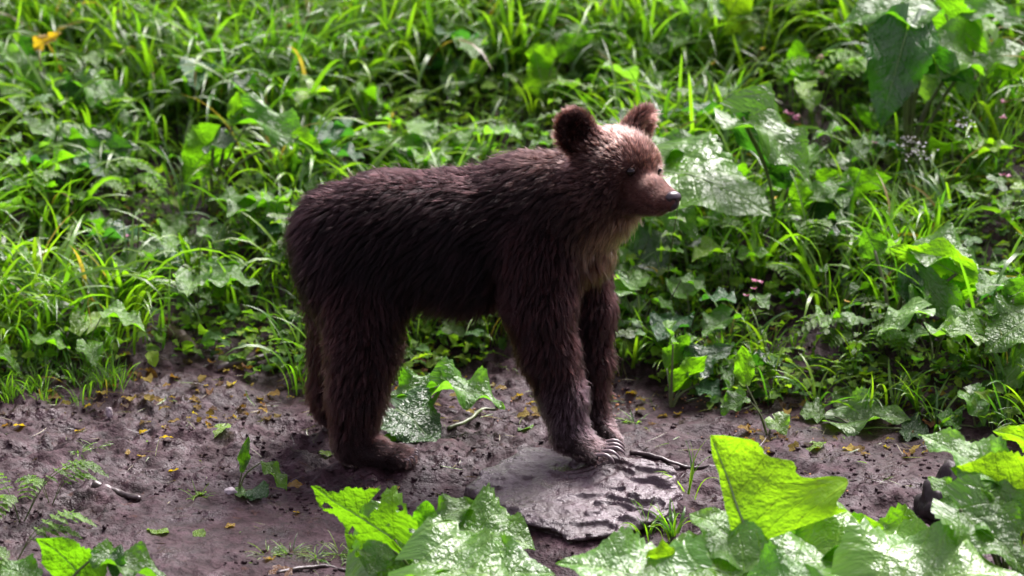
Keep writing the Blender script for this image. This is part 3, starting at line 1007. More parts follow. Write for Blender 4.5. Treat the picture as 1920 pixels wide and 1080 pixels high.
def place_leaf(parent, base, tip, wpx, side, col, mesh, tilt=0.0, zsc=1.0):
    """set a leaf between two points; side: 't' shows its top, 'u' its underside, 'f' lies flat"""
    a = tip - base; L = np.linalg.norm(a); a = a / L
    nd = {'t': np.array([rng.normal(0, .12), 0, 1.0]) + TO_CAM * rng.uniform(.25, .65), 'u': np.array([0, 0, .45]) - TO_CAM * .85, 'f': np.array([0, -.15, 1.0]), 'd': np.array([0, 0, .35]) + TO_CAM * .9}[side]
    nd = nd + np.array([tilt, 0, 0])
    n = nd - a * (nd @ a); n = norm(n)
    s = np.cross(n, a)
    ai = np.array([a @ RIGHT, a @ UP]); si = np.array([s @ RIGHT, s @ UP])
    W0 = None; app = abs(ai[0] * si[1] - ai[1] * si[0]) / (np.linalg.norm(ai) + 1e-6)
    W = min(wpx * PX / max(app, .35), 1.15 * L + .02)
    m = Matrix(((a[0] * L, s[0] * W, n[0] * L * zsc, 0), (a[1] * L, s[1] * W, n[1] * L * zsc, 0), (a[2] * L, s[2] * W, n[2] * L * zsc, 0), (0, 0, 0, 1)))
    o = obj('leaf', mesh, M['leaf'], parent)
    p = np.array(parent.location)
    m.translation = Vector(base - p)
    o.matrix_local = m
    c = np.array(COLS[col]) * rng.uniform(.85, 1.18) * np.array([rng.uniform(.9, 1.12), 1, rng.uniform(.85, 1.15)])
    o.color = (*c, 1)
    HEROS.append((base + tip) / 2)
    return o

def stem(parent, p0, p1, r=.0028, bow=.15, name='stem'):
    p0 = np.asarray(p0, float); p1 = np.asarray(p1, float)
    d = p1 - p0; L = np.linalg.norm(d)
    mid = (p0 + p1) / 2 + np.array([-d[0] * bow, -d[1] * bow, L * bow * .6]) 
    pts = smooth_path([p0, mid, p1], 9)
    v, q = tube(pts - np.array(parent.location), np.linspace(r * 1.35, r * .8, 9), 6)
    return obj(name, mesh_arrays('stem', v, q), M['stem'], parent)

def midrib(kw):
    """raised rib along the middle of a leaf of that shape"""
    v, q, uv = leaf_shape(**{k: x for k, x in kw.items() if k != 'holes'})
    nu, nv = kw.get('nu', 13), kw.get('nv', 40)
    c = v.reshape(nu, nv, 3)[nu // 2][:int(nv * .93):3].copy()
    c[:, 2] -= .002
    return tube(c, np.linspace(.011, .003, len(c)), 6)

_ls = [0]
LAND = []
def plant(root, leaves, label, cat='plant', name='broad_leaved_plant', group=None, Y=None, rad=.003, stems=True):
    """root: pixel of its foot (on the ground); leaves: (bx, by, tx, ty, width px, side, colour, kind, dYbase, dYtip, extra)"""
    r = G(*root) if Y is None else np.array([P(root[0], root[1], Y)[0], Y, 0])
    r[2] = H(r[0], r[1]) - .01
    e = empty(name, r, label, cat, group)
    LAND.append(r)
    for lf in leaves:
        bx, by, tx, ty, w, side, col, kind = lf[:8]
        dyb = lf[8] if len(lf) > 8 else -.02
        dyt = lf[9] if len(lf) > 9 else dyb + (-.05 if side == 't' else .03)
        ex = dict(lf[10]) if len(lf) > 10 else {}
        st = ex.pop('stem', True)
        b = P(bx, by, r[1] + dyb); t = P(tx, ty, r[1] + dyt)
        for pt in (b, t):
            pt[2] = max(pt[2], float(H(pt[0], pt[1])) + .008)
        _ls[0] += 1
        kw = dict(kind=kind, seed=_ls[0], fold=.30, curl=.45, ruffle=.13, wave=.06)
        tilt = ex.pop('tilt', 0.0)
        kw.update(ex)
        lo_ = place_leaf(e, b, t, w, side, col, leaf_mesh(**kw), tilt)
        if w >= 60:
            mv, mq = midrib(kw)
            obj('midrib', mesh_arrays('midrib', mv, mq), M['rib'], lo_)
        if stems and st:
            stem(e, r, b, rad, rng.uniform(.05, .2))
    return e

hl = dict(kind='heart')
# --- in front of the path (blurred by the lens)
plant((790, 1120), [
    (738, 1008, 588, 902, 125, 'u', 'bright', 'heart', .02, .05, {'holes': .62, 'fold': .1, 'nu': 21, 'nv': 48}),
    (712, 1090, 950, 985, 185, 't', 'bright', 'heart', -.03, .02, {'tooth': .03}),
    (850, 1100, 1035, 1062, 120, 't', 'pale', 'heart', -.06, -.10),
    (815, 985, 893, 933, 44, 't', 'mid', 'long', .06, .10),
    (845, 990, 1000, 1000, 74, 't', 'mid', 'long', .05, .0, {'curl': .7}),
    (795, 1000, 800, 938, 48, 'u', 'bright', 'oval', .05, .07),
    (790, 1060, 980, 1090, 110, 't', 'pale', 'heart', -.12, -.2),
    (720, 1020, 690, 1075, 60, 't', 'pale', 'long', .0, -.04),
], 'leafy plant with one leaf eaten full of holes growing before the mud path', name='burdock_plant', cat='plant')
plant((1412, 1130), [
    (1412, 1022, 1332, 816, 270, 'u', 'lime', 'fan', -.02, .04, {'asym': (.22, 1.55), 'fold': .08, 'curl': .15, 'tooth': .02, 'ruffle': .05}),
    (1398, 1036, 1298, 948, 105, 't', 'pale', 'heart', -.04, .03),
    (1402, 1095, 1205, 1030, 150, 't', 'bright', 'heart', -.12, -.08, {'fold': .15}),
    (1270, 1110, 1050, 1035, 130, 't', 'pale', 'heart', -.16, -.14),
    (1425, 1070, 1655, 1022, 165, 't', 'pale', 'heart', -.10, -.02, {'fold': .12}),
    (1500, 1040, 1700, 1005, 70, 't', 'mid', 'heart', .02, .06),
    (1262, 1045, 1208, 1035, 36, 'u', 'lime', 'oval', -.1, -.12),
    (1430, 1110, 1560, 1085, 130, 't', 'mid', 'heart', -.22, -.22),
], 'large plant with a tall lime leaf standing upright and broad leaves below', name='burdock_plant', cat='plant', rad=.005)
plant((1700, 1140), [
    (1555, 1095, 1860, 1030, 165, 't', 'bright', 'heart', -.08, -.02, {'fold': .14}),
    (1640, 1110, 1935, 1062, 140, 't', 'pale', 'heart', -.16, -.14),
    (1640, 1040, 1830, 985, 85, 't', 'bright', 'heart', .04, .10),
    (1600, 1000, 1655, 985, 40, 'u', 'lime', 'oval', .05, .06),
], 'low plant with wide flat green leaves overlapping along the near path edge', name='burdock_plant', cat='plant', rad=.005)
plant((1890, 1110), [
    (1945, 945, 1785, 868, 150, 'u', 'lime', 'heart', .0, .04, {'fold': .15}),
    (1856, 892, 1727, 804, 82, 't', 'pale', 'heart', .05, .12, {'fold': .35}),
    (1975, 845, 1863, 798, 60, 'u', 'lime', 'heart', .08, .1),
    (1880, 985, 1768, 925, 92, 't', 'mid', 'heart', -.05, -.02),
    (1846, 900, 1935, 990, 66, 't', 'pale', 'heart', .02, -.06),
    (1800, 955, 1935, 1065, 120, 't', 'mid', 'heart', -.08, -.16),
    (1790, 935, 1742, 890, 34, 't', 'pale', 'oval', .06, .1),
], 'broad-leaved plant with lime and glossy leaves beside the dark rock', name='burdock_plant', cat='plant', rad=.004)
plant((110, 1130), [
    (160, 1095, 78, 1002, 105, 'u', 'bright', 'heart', .0, .04, {'fold': .1}),
    (172, 1048, 318, 1074, 44, 't', 'mid', 'long', .0, -.02),
    (215, 1080, 225, 1020, 30, 't', 'dark', 'long', -.02, .0),
    (60, 1100, 0, 1050, 60, 't', 'mid', 'oval', -.03, .0),
], 'low plant with a ragged round bright leaf among ferny sprigs', name='coltsfoot_plant', cat='plant')
# --- on the path
plant((790, 812), [
    (742, 768, 826, 836, 112, 't', 'dark', 'heart', -.02, -.10, {'curl': .2, 'fold': .1}),
    (832, 722, 948, 750, 66, 't', 'pale', 'heart', .06, .02, {'ruffle': .25}),
    (735, 752, 842, 702, 46, 't', 'mid', 'long', .05, .10),
    (752, 800, 716, 786, 50, 't', 'pale', 'oval', -.03, -.05),
    (838, 715, 826, 684, 22, 't', 'pale', 'oval', .08, .09),
    (738, 838, 720, 815, 26, 'u', 'lime', 'oval', -.09, -.09),
], 'trampled plant with crumpled glossy leaves behind the hind paw', name='butterbur_plant', cat='plant')
plant((628, 800), [
    (645, 768, 578, 812, 40, 't', 'bright', 'long', .08, .05),
    (640, 800, 600, 748, 46, 't', 'dark', 'heart', .1, .12),
    (640, 775, 655, 835, 60, 't', 'dark', 'heart', .06, .02),
], 'small plant squashed beneath the far hind foot', name='butterbur_plant', cat='plant')
plant((446, 925), [
    (454, 884, 466, 818, 21, 'd', 'mid', 'long', .0, .0, {'curl': .1}),
    (488, 868, 542, 912, 24, 't', 'mid', 'long', -.01, -.04, {'curl': .6}),
    (472, 918, 498, 962, 36, 't', 'blue', 'oval', -.01, -.04),
    (462, 935, 440, 948, 22, 't', 'pale', 'oval', -.01, -.02),
], 'seedling with three narrow leaves growing alone in the mud', name='seedling', cat='seedling', rad=.0018)
plant((1440, 815), [
    (1452, 786, 1474, 864, 48, 't', 'pale', 'heart', .0, -.03, {'fold': .5}),
    (1400, 745, 1350, 770, 40, 't', 'mid', 'oval', .02, .0),
    (1398, 720, 1392, 648, 42, 'u', 'bright', 'long', .03, .06),
], 'thin plant with a silvery wilted leaf hanging over the mud', name='wilted_plant', cat='plant', rad=.002)
plant((1258, 765), [
    (1262, 735, 1322, 662, 44, 'u', 'bright', 'long', .0, .02),
    (1290, 700, 1372, 640, 62, 't', 'dark', 'heart', .05, .08),
    (1262, 640, 1250, 602, 22, 't', 'pale', 'long', .02, .0),
    (1250, 690, 1290, 625, 40, 'u', 'mid', 'long', .06, .08),
    (1310, 720, 1350, 745, 40, 't', 'blue', 'oval', .02, -.02),
], 'leafy upright stalks growing at the path edge behind the front paws', name='leafy_stalk', cat='plant', rad=.003)
plant((1600, 800), [
    (1580, 800, 1710, 782, 60, 't', 'pale', 'heart', .02, -.02, {'curl': .1}),
    (1570, 770, 1622, 742, 52, 't', 'pale', 'oval', .08, .1),
    (1545, 800, 1500, 770, 44, 't', 'mid', 'oval', .06, .06),
    (1690, 830, 1740, 850, 50, 't', 'dark', 'oval', -.04, -.06),
], 'flattened plant with dull green leaves lying on the edge of the mud', name='flattened_plant', cat='plant', rad=.002)
# --- on the bank, right of the bear
plant((1300, 500), [
    (1238, 322, 1452, 392, 175, 't', 'mid', 'heart', -.02, -.16, {'fold': .12, 'ruffle': .07, 'curl': .3}),
    (1215, 300, 1330, 250, 80, 't', 'mid', 'heart', .06, .1),
    (1250, 400, 1310, 440, 70, 't', 'pale', 'heart', -.08, -.14),
    (1186, 500, 1318, 428, 86, 't', 'dark', 'heart', -.05, -.02),
    (1195, 520, 1165, 460, 70, 't', 'pale', 'heart', -.05, -.02),
], 'big glossy rippled leaves rising just behind the muzzle of the bear', name='burdock_plant', cat='plant', rad=.004)
plant((1462, 470), [
    (1392, 218, 1538, 330, 98, 't', 'mid', 'heart', .0, -.12, {'fold': .2}),
    (1398, 240, 1474, 332, 66, 'u', 'dark', 'heart', .0, .0),
    (1478, 352, 1446, 300, 50, 'u', 'dark', 'long', -.03, -.02),
], 'tall curved stalk carrying a silvery tilted leaf', name='burdock_plant', cat='plant', rad=.004)
plant((1545, 470), [
    (1512, 392, 1480, 326, 58, 'u', 'bright', 'heart', .0, .02),
    (1556, 418, 1592, 338, 96, 'u', 'dark', 'heart', -.02, .0),
    (1598, 352, 1668, 326, 66, 'u', 'bright', 'heart', .02, .04),
    (1600, 405, 1640, 375, 45, 't', 'pale', 'oval', .02, .0),
    (1560, 345, 1532, 318, 46, 'u', 'bright', 'oval', .04, .05),
], 'plant with three bright upright leaves and a dark one before them', name='dock_plant', cat='plant')
plant((1575, 400), [(1578, 402, 1600, 388, 26, 'd', 'yellow', 'oval', .0, .0), (1600, 390, 1628, 372, 24, 'd', 'yellow', 'oval', .0, .0)],
      'pair of orange-yellow withered leaves caught among green leaves', name='withered_plant', cat='plant', rad=.0015)
plant((1700, 330), [
    (1700, 60, 1650, 235, 150, 'd', 'dark', 'heart', -.05, -.16, {'curl': .5}),  # shade on this hanging leaf is put into its dark colour
    (1812, 118, 1682, 66, 95, 't', 'mid', 'heart', .0, -.02, {'ruffle': .2}),
    (1725, 18, 1575, 26, 85, 't', 'mid', 'heart', .02, -.02),
    (1735, 110, 1815, 150, 70, 'u', 'dark', 'heart', -.05, -.08),
    (1790, 120, 1822, 190, 50, 't', 'mid', 'long', -.02, -.08),
    (1740, 190, 1755, 135, 52, 't', 'pale', 'oval', .03, .0),
    (1690, 95, 1610, 150, 60, 'u', 'dark', 'heart', .0, -.05),
], 'large burdock with drooping dark leaves and silvery wet tops', name='burdock_plant', cat='plant', rad=.005)
plant((1822, 260), [
    (1772, 28, 1852, 96, 96, 'u', 'bright', 'heart', .0, .02, {'fold': .15, 'tooth': .08}),
    (1825, 20, 1930, 40, 60, 't', 'mid', 'heart', .03, .0),
    (1850, 130, 1945, 75, 62, 't', 'mid', 'heart', .0, .0),
    (1880, 150, 1945, 128, 48, 'u', 'bright', 'heart', -.02, -.02),
    (1845, 60, 1780, -20, 60, 't', 'pale', 'heart', .06, .08),
], 'tall green stalk holding a toothed bright leaf beside the large burdock', name='burdock_plant', cat='plant', rad=.004)
plant((1338, 160), [
    (1338, 84, 1400, -40, 130, 'u', 'lime', 'heart', .0, .03, {'asym': (.75, 1.15), 'fold': .1}),
    (1350, 20, 1290, -30, 60, 't', 'mid', 'heart', .0, .0),
], 'single tall lime-green leaf with a dark spot standing above the grass', name='burdock_plant', cat='plant', rad=.004)
plant((1500, 190), [
    (1502, 152, 1492, 74, 58, 'u', 'bright', 'oval', .0, .02),
    (1515, 160, 1570, 110, 44, 'u', 'mid', 'oval', .02, .03),
    (1480, 160, 1455, 120, 34, 't', 'mid', 'long', .0, .0),
], 'small plant with an oval bright leaf next to purple flowers', name='dock_plant', cat='plant')
plant((1625, 290), [
    (1600, 200, 1648, 242, 34, 'u', 'bright', 'long', .0, -.02),
    (1660, 262, 1700, 222, 40, 't', 'mid', 'long', .0, .0),
    (1690, 300, 1745, 255, 75, 't', 'pale', 'heart', -.02, -.02),
    (1730, 290, 1780, 262, 50, 'u', 'bright', 'oval', .02, .02),
], 'plant with a rolled bright leaf below the drooping burdock', name='dock_plant', cat='plant')
plant((1672, 650), [
    (1795, 512, 1668, 456, 82, 'u', 'lime', 'heart', .0, .02, {'fold': .15}),
    (1735, 468, 1842, 492, 76, 't', 'mid', 'heart', .05, .0),
    (1762, 548, 1880, 532, 54, 'u', 'bright', 'heart', .0, .0),
    (1728, 530, 1825, 622, 66, 't', 'mid', 'heart', -.02, -.10),
    (1700, 520, 1720, 600, 50, 't', 'dark', 'heart', -.03, -.08),
    (1640, 470, 1620, 425, 60, 'u', 'mid', 'heart', .06, .08),
], 'sturdy stalk with a ragged yellow-green leaf and glossy drooping leaves', name='burdock_plant', cat='plant', rad=.005)
plant((1890, 720), [
    (1935, 600, 1845, 652, 105, 't', 'mid', 'heart', .0, -.06),
    (1830, 625, 1758, 612, 52, 't', 'pale', 'heart', .0, -.03),
    (1930, 680, 1860, 720, 60, 't', 'pale', 'oval', -.03, -.06),
    (1900, 560, 1940, 510, 60, 'u', 'mid', 'heart', .05, .06),
], 'plant with a wide silvery leaf on the bank above the lime leaves', name='burdock_plant', cat='plant', rad=.003)
plant((1830, 800), [
    (1815, 742, 1852, 792, 52, 't', 'mid', 'heart', .0, -.04, {'fold': .4}),
    (1800, 800, 1760, 775, 36, 't', 'mid', 'oval', .0, .0),
    (1860, 790, 1905, 760, 40, 't', 'mid', 'oval', .02, .0),
], 'small plant with a folded drooping leaf at the right end of the mud', name='dock_plant', cat='plant', rad=.002)
# --- on the bank, left of the bear
plant((396, 410), [
    (402, 262, 345, 342, 100, 'u', 'bright', 'heart', .0, -.01, {'fold': .12}),
    (470, 222, 606, 276, 66, 't', 'mid', 'heart', .0, -.08, {'fold': .2}),
    (436, 236, 446, 168, 32, 'u', 'bright', 'long', .0, .0),
    (398, 270, 442, 262, 44, 't', 'dark', 'heart', -.02, -.05),
    (444, 205, 498, 196, 38, 't', 'pale', 'heart', .02, .02),
    (560, 258, 608, 280, 40, 'u', 'bright', 'heart', -.06, -.08),
], 'tall plant with a round bright leaf and a long glossy drooping leaf', name='burdock_plant', cat='plant', rad=.003)
plant((152, 350), [
    (156, 284, 112, 222, 76, 't', 'mid', 'heart', -.02, .0),
    (158, 284, 258, 272, 78, 'd', 'dark', 'heart', .0, -.06, {'curl': .6}),
    (165, 292, 250, 275, 40, 'u', 'bright', 'heart', .02, .0),
], 'plant with a pair of broad leaves spread like wings on one stem', name='burdock_plant', cat='plant', rad=.003)
plant((120, 270), [
    (162, 160, 252, 226, 66, 't', 'mid', 'heart', .0, -.06),
    (108, 152, 82, 190, 50, 't', 'pale', 'heart', .0, -.03),
    (112, 158, 152, 186, 52, 'd', 'dark', 'heart', .0, -.03),
    (52, 152, 6, 72, 48, 't', 'pale', 'heart', .04, .02),
    (60, 170, 110, 215, 56, 'u', 'mid', 'heart', .02, .0),
    (66, 90, 112, 60, 28, 'd', 'yellow', 'oval', .06, .04),
    (55, 100, 40, 65, 60, 'u', 'dark', 'heart', .08, .08),
    (165, 105, 185, 118, 34, 't', 'pale', 'oval', .06, .02),
], 'leafy cluster with crinkled silvery leaves and one yellowing leaf', name='burdock_plant', cat='plant', rad=.003)
plant((376, 595), [
    (396, 522, 458, 488, 52, 't', 'pale', 'heart', .0, .02),
    (394, 528, 378, 478, 40, 't', 'pale', 'heart', .02, .03),
    (386, 556, 442, 518, 34, 'u', 'bright', 'long', .0, .01),
    (380, 540, 350, 525, 40, 't', 'mid', 'oval', .03, .02),
], 'small plant with a pale silvery leaf above bare soil', name='dock_plant', cat='plant', rad=.002)
plant((540, 470), [
    (562, 432, 498, 378, 74, 'u', 'bright', 'heart', .0, .02),
    (545, 440, 600, 410, 50, 't', 'mid', 'oval', .0, .0),
    (520, 430, 470, 440, 46, 't', 'mid', 'oval', -.02, -.04),
], 'plant with a soft bright leaf beside the rump of the bear', name='dock_plant', cat='plant', rad=.002)
plant((1018, 230), [
    (1022, 172, 1000, 92, 84, 'u', 'lime', 'heart', .0, .02),
    (1040, 110, 985, 95, 50, 'u', 'bright', 'oval', .02, .02),
    (1060, 100, 1112, 62, 60, 'u', 'mid', 'heart', .05, .06),
], 'yellow-green leaf with brown spots hanging above the bear between its ears and back', name='dock_plant', cat='plant', rad=.002)
plant((880, 190), [
    (893, 150, 850, 136, 44, 'u', 'bright', 'oval', .0, .0),
    (905, 120, 880, 140, 34, 'u', 'bright', 'oval', .01, .0),
    (912, 175, 905, 140, 22, 'u', 'bright', 'long', .0, .0),
], 'small cupped bright leaf in the grass far behind the back of the bear', name='dock_plant', cat='plant', rad=.0015)
plant((690, 230), [
    (688, 200, 700, 152, 34, 'u', 'bright', 'oval', .0, .0),
    (680, 205, 655, 160, 34, 't', 'pale', 'long', .0, .0),
    (700, 205, 740, 190, 26, 't', 'mid', 'long', .0, .0),
], 'seedling with one upright bright leaf and one silver leaf', name='dock_plant', cat='plant', rad=.0015)
plant((800, 330), [
    (825, 308, 762, 280, 46, 'u', 'bright', 'heart', .0, .0),
    (828, 300, 872, 258, 32, 'u', 'bright', 'long', .0, .0),
    (770, 312, 720, 300, 40, 't', 'mid', 'oval', .0, .0),
], 'low bright leaves peeping over the back of the bear', name='dock_plant', cat='plant', rad=.0015)
# ------------------------------------------------------------------ filler plants, herbs
MARKS = ['holed leaf plant', 'tall upright lime leaf', 'wide flat leaves', 'dark rock', 'ragged round leaf', 'trampled leaves', 'squashed plant', 'lone seedling',
         'silvery wilted leaf', 'leafy upright stalks', 'flattened plant', 'leaves by the muzzle', 'curved silvery stalk', 'three upright leaves', 'orange withered leaves',
         'large drooping burdock', 'toothed bright leaf', 'spotted lime leaf', 'oval bright leaf', 'rolled bright leaf', 'ragged yellow-green leaf', 'wide silvery leaf',
         'folded drooping leaf', 'round bright leaf', 'wing-like leaf pair', 'crinkled silvery cluster', 'pale silvery leaf', 'soft bright leaf', 'spotted yellow-green leaf', 'cupped bright leaf',
         'upright and silver seedling', 'low bright leaves by the back']
LANDS = np.array(LAND)
assert len(MARKS) == len(LANDS)
def where(x, y):
    """how a spot lies to the nearest well-marked plant"""
    d = LANDS[:, :2] - np.array([x, y]); k = int(np.argmin((d ** 2).sum(1)))
    dy = y - LANDS[k, 1]; D = math.hypot(*d[k])
    if D < .13: rel = 'close beside'
    elif dy > .7 * D: rel = 'uphill of'
    elif dy < -.7 * D: rel = 'downhill of'
    else: rel = 'level with'
    return rel + ' the ' + MARKS[k]
NUM = {3: 'three', 4: 'four', 5: 'five', 6: 'six'}
HER = np.array(HEROS)
def bank_pos(n, ymax=3.0, margin=.04, xr=1.75, seed=1, grow=1.0):
    """random spots on the bank, away from the path"""
    r = np.random.default_rng(seed)
    out = []
    while len(out) < n:
        x = r.uniform(-xr, xr); y = r.uniform(.05, ymax)
        s = y - edge(x)
        if s < margin: continue
        out.append((x, y))
    return np.array(out)

VAR = [leaf_mesh(kind=k, seed=200 + i, fold=f, curl=c, ruffle=.12, wave=.06, nu=9, nv=18, teeth=12)
       for i, (k, f, c) in enumerate((('heart', .3, .4), ('heart', .15, .6), ('oval', .3, .3), ('oval', .2, .7), ('long', .35, .5), ('heart', .4, .2), ('long', .2, .8)))]
FILL_KINDS = [
    ('weed', 'mid-green broad-leaved weed', ('mid', 'mid', 'blue'), (2, 5), 'mid-green weeds in the bank'),
    ('weed', 'yellow-green broad-leaved weed', ('bright', 'lime', 'bright'), (0, 1, 2, 3), 'yellow-green weeds in the bank'),
    ('weed', 'pale glossy-leaved weed', ('pale', 'pale', 'mid'), (0, 1, 5), 'pale glossy weeds in the bank'),
    ('sorrel', 'narrow tongue-leaved green clump', ('mid', 'bright', 'dark'), (4, 6), 'narrow-leaved clumps in the bank'),
]
r5 = np.random.default_rng(5)
for (x, y) in bank_pos(190, 2.7, .04, 1.6, 11):
    k = int(r5.choice(4, p=[.33, .25, .22, .2]))
    nm, lab, cols, var, grp = FILL_KINDS[k]
    z = float(H(x, y)) - .005
    n = int(r5.integers(3, 6))
    e = empty(nm, (x, y, z), NUM[n] + '-leaved ' + lab.replace('-leaved', '') + ' ' + where(x, y), 'weed', grp)
    root = np.array([x, y, z])
    a0 = r5.uniform(0, 6.28)
    for j in range(n):
        az = a0 + j * 2.4 + r5.uniform(-.3, .3)
        hgt = r5.uniform(.05, .17); out = r5.uniform(.02, .07); L = r5.uniform(.045, .125)
        d = np.array([math.cos(az), math.sin(az), 0])
        b = root + d * out + np.array([0, 0, hgt])
        tip = b + d * L * .85 + np.array([0, 0, L * r5.uniform(-.45, .5)])
        a = norm(tip - b); nn = np.array([0, 0, 1.0]) - a * a[2]; nn = norm(nn); s = np.cross(nn, a)
        W = L * (.45 if k == 3 else r5.uniform(.75, 1.0))
        o = obj('leaf', VAR[int(r5.choice(var))], M['leaf'], e)
        m = Matrix(((a[0] * L, s[0] * W, nn[0] * L, 0), (a[1] * L, s[1] * W, nn[1] * L, 0), (a[2] * L, s[2] * W, nn[2] * L, 0), (0, 0, 0, 1)))
        m.translation = Vector(b - root); o.matrix_local = m
        c = np.array(COLS[cols[int(r5.integers(0, len(cols)))]]) * r5.uniform(.8, 1.2)
        o.color = (*c, 1)
        stem(e, root, b, .0015, r5.uniform(0, .2))

class Build:
    def __init__(s): s.v, s.q, s.c, s.u, s.n = [], [], [], [], 0
    def add(s, v, q, col, uv=None):
        s.v.append(v); s.q.append(q + s.n); s.c.append(np.broadcast_to(col, (len(v), 3))); s.u.append(np.full((len(v), 2), .3) if uv is None else uv); s.n += len(v)
    def mesh(s, name): return mesh_arrays(name, np.concatenate(s.v), np.concatenate(s.q), np.concatenate(s.c), np.concatenate(s.u))

def put(v, base, a, up, L, W):
    a = norm(a); n = norm(up - a * (up @ a)); s = np.cross(n, a)
    return base + v[:, :1] * L * a + v[:, 1:2] * W * s + v[:, 2:] * L * n

def small_leaf(seed, kind='oval'):
    return leaf_shape(kind=kind, seed=seed, fold=.3, curl=.5, ruffle=.08, nu=5, nv=10, teeth=5, tooth=.16, wave=.03)

def palmate(seed, lobes=5):
    """lobed round leaf as a fan of rings"""
    nph = 41; ph = np.linspace(-2.5, 2.5, nph); rr = np.array([0.02, .45, .8, 1.0])
    k = np.abs(np.cos(ph * lobes / 5.0 * 1.57 * .8))
    R = .5 + .5 * np.abs(np.cos(ph * lobes * .5 / 1.0 * .8)) ** .7
    R = R * (1 + .10 * np.sin(ph * 23 + seed))
    Rm, Pm = np.meshgrid(rr, ph, indexing='ij')
    rad = Rm * (.55 + .45 * R[None]) ** (1 + 2.2 * (Rm > .5)) if False else Rm * np.where(Rm > .5, R[None] ** 1.15, .8)
    x = rad * np.cos(Pm); y = rad * np.sin(Pm)
    z = .10 * np.abs(np.sin(Pm * 2.0)) * Rm - .22 * Rm ** 2 + .04 * vnoise(x * 4 + seed, y * 4, seed=seed)
    v = np.stack([x, y * .5, z], -1).reshape(-1, 3)
    uv = np.stack([.5 + .2 * np.abs(np.sin(Pm * 2)) * Rm, Rm * .9], -1).reshape(-1, 2)
    return v, grid_quads(len(rr), nph), uv

def herb_nettle(seed):
    r = np.random.default_rng(seed); b = Build()
    h = r.uniform(.14, .26); lean = r.normal(0, .12, 2)
    pts = smooth_path([(0, 0, 0), (lean[0] * h * .4, lean[1] * h * .4, h * .55), (lean[0] * h, lean[1] * h, h)], 8)
    v, q = tube(pts, np.linspace(.0019, .0010, 8), 5); b.add(v, q[:, :], (.06, .085, .025))
    az = r.uniform(0, 3.14)
    for k in range(5):
        p = pts[2 + k] if k < 5 else pts[-1]
        for sg in (0, math.pi):
            a = az + k * 1.57 + sg
            L = r.uniform(.028, .05) * (1 - .09 * k)
            lv, lq, lu = small_leaf(seed * 7 + k)
            d = np.array([math.cos(a), math.sin(a), r.uniform(-.35, .35)])
            c = np.array((.075, .17, .022)) * r.uniform(.75, 1.5) * np.array([r.uniform(.9, 1.3), 1, 1])
            b.add(put(lv, p, d, np.array([0, 0, 1.0]), L, L * .62), lq[:, ::-1] if False else lq, c, lu)
    return b.mesh('nettle')

def herb_palmate(seed):
    r = np.random.default_rng(seed); b = Build()
    for k in range(int(r.integers(4, 7))):
        a = k * 2.4 + r.uniform(0, .5); h = r.uniform(.05, .15); o = r.uniform(.02, .08)
        tip = np.array([math.cos(a) * o, math.sin(a) * o, h])
        pts = smooth_path([(0, 0, 0), tip * np.array([.3, .3, .6]), tip], 6)
        v, q = tube(pts, np.full(6, .0011), 4); b.add(v, q, (.07, .10, .03))
        L = r.uniform(.020, .036)
        lv, lq, lu = palmate(seed * 5 + k)
        d = np.array([math.cos(a), math.sin(a), r.uniform(-.35, .25)])
        c = np.array((.07, .165, .028)) * r.uniform(.7, 1.5) * np.array([r.uniform(.8, 1.25), 1, r.uniform(.8, 1.4)])
        b.add(put(lv, tip, d, np.array([r.normal(0, .25), r.normal(0, .25), 1.0]), L, L * 2), lq, c, lu)
    return b.mesh('palmate_herb')

def herb_fern(seed):
    r = np.random.default_rng(seed); b = Build()
    for k in range(int(r.integers(3, 6))):
        a = k * 2.2 + r.uniform(0, .6); Lf = r.uniform(.10, .18)
        d = np.array([math.cos(a), math.sin(a), 0])
        pts = smooth_path([(0, 0, 0), d * Lf * .35 + np.array([0, 0, Lf * .55]), d * Lf * .75 + np.array([0, 0, Lf * .7]), d * Lf * 1.05 + np.array([0, 0, Lf * .55])], 12)
        v, q = tube(pts, np.linspace(.0012, .0005, 12), 4); b.add(v, q, (.075, .12, .03))
        s = np.cross(d, [0, 0, 1.0])
        c = np.array((.10, .215, .025)) * r.uniform(.7, 1.4)
        for j in range(4, 12):
            for sg in (-1, 1):
                L = .034 * math.sin((j - 2) / 10.5 * 3.0) + .006
                lv, lq, lu = leaf_shape(kind='long', seed=j + seed, fold=.2, curl=.4, ruffle=.05, nu=5, nv=9, teeth=5, tooth=.4, wave=.02)
                b.add(put(lv, pts[j], s * sg + d * .6 + np.array([0, 0, -.1]), np.array([0, 0, 1.0]), L, L * .42), lq, c * r.uniform(.85, 1.15), lu)
    return b.mesh('ferny_herb')

def herb_low(seed):
    r = np.random.default_rng(seed); b = Build()
    for k in range(int(r.integers(7, 13))):
        a = r.uniform(0, 6.28); o = r.uniform(.01, .06); h = r.uniform(.012, .05)
        tip = np.array([math.cos(a) * o, math.sin(a) * o, h])
        v, q = tube(smooth_path([(0, 0, 0), tip * .6, tip], 4), np.full(4, .0007), 4); b.add(v, q, (.07, .11, .03))
        c = np.array((.095, .20, .03)) * r.uniform(.7, 1.45)
        for t3 in range(3):
            lv, lq, lu = small_leaf(seed + k + t3)
            aa = a + (t3 - 1) * 1.5
            L = r.uniform(.011, .020)
            b.add(put(lv, tip, np.array([math.cos(aa), math.sin(aa), r.uniform(-.3, .3)]), np.array([0, 0, 1.0]), L, L * .75), lq, c, lu)
    return b.mesh('low_herb')

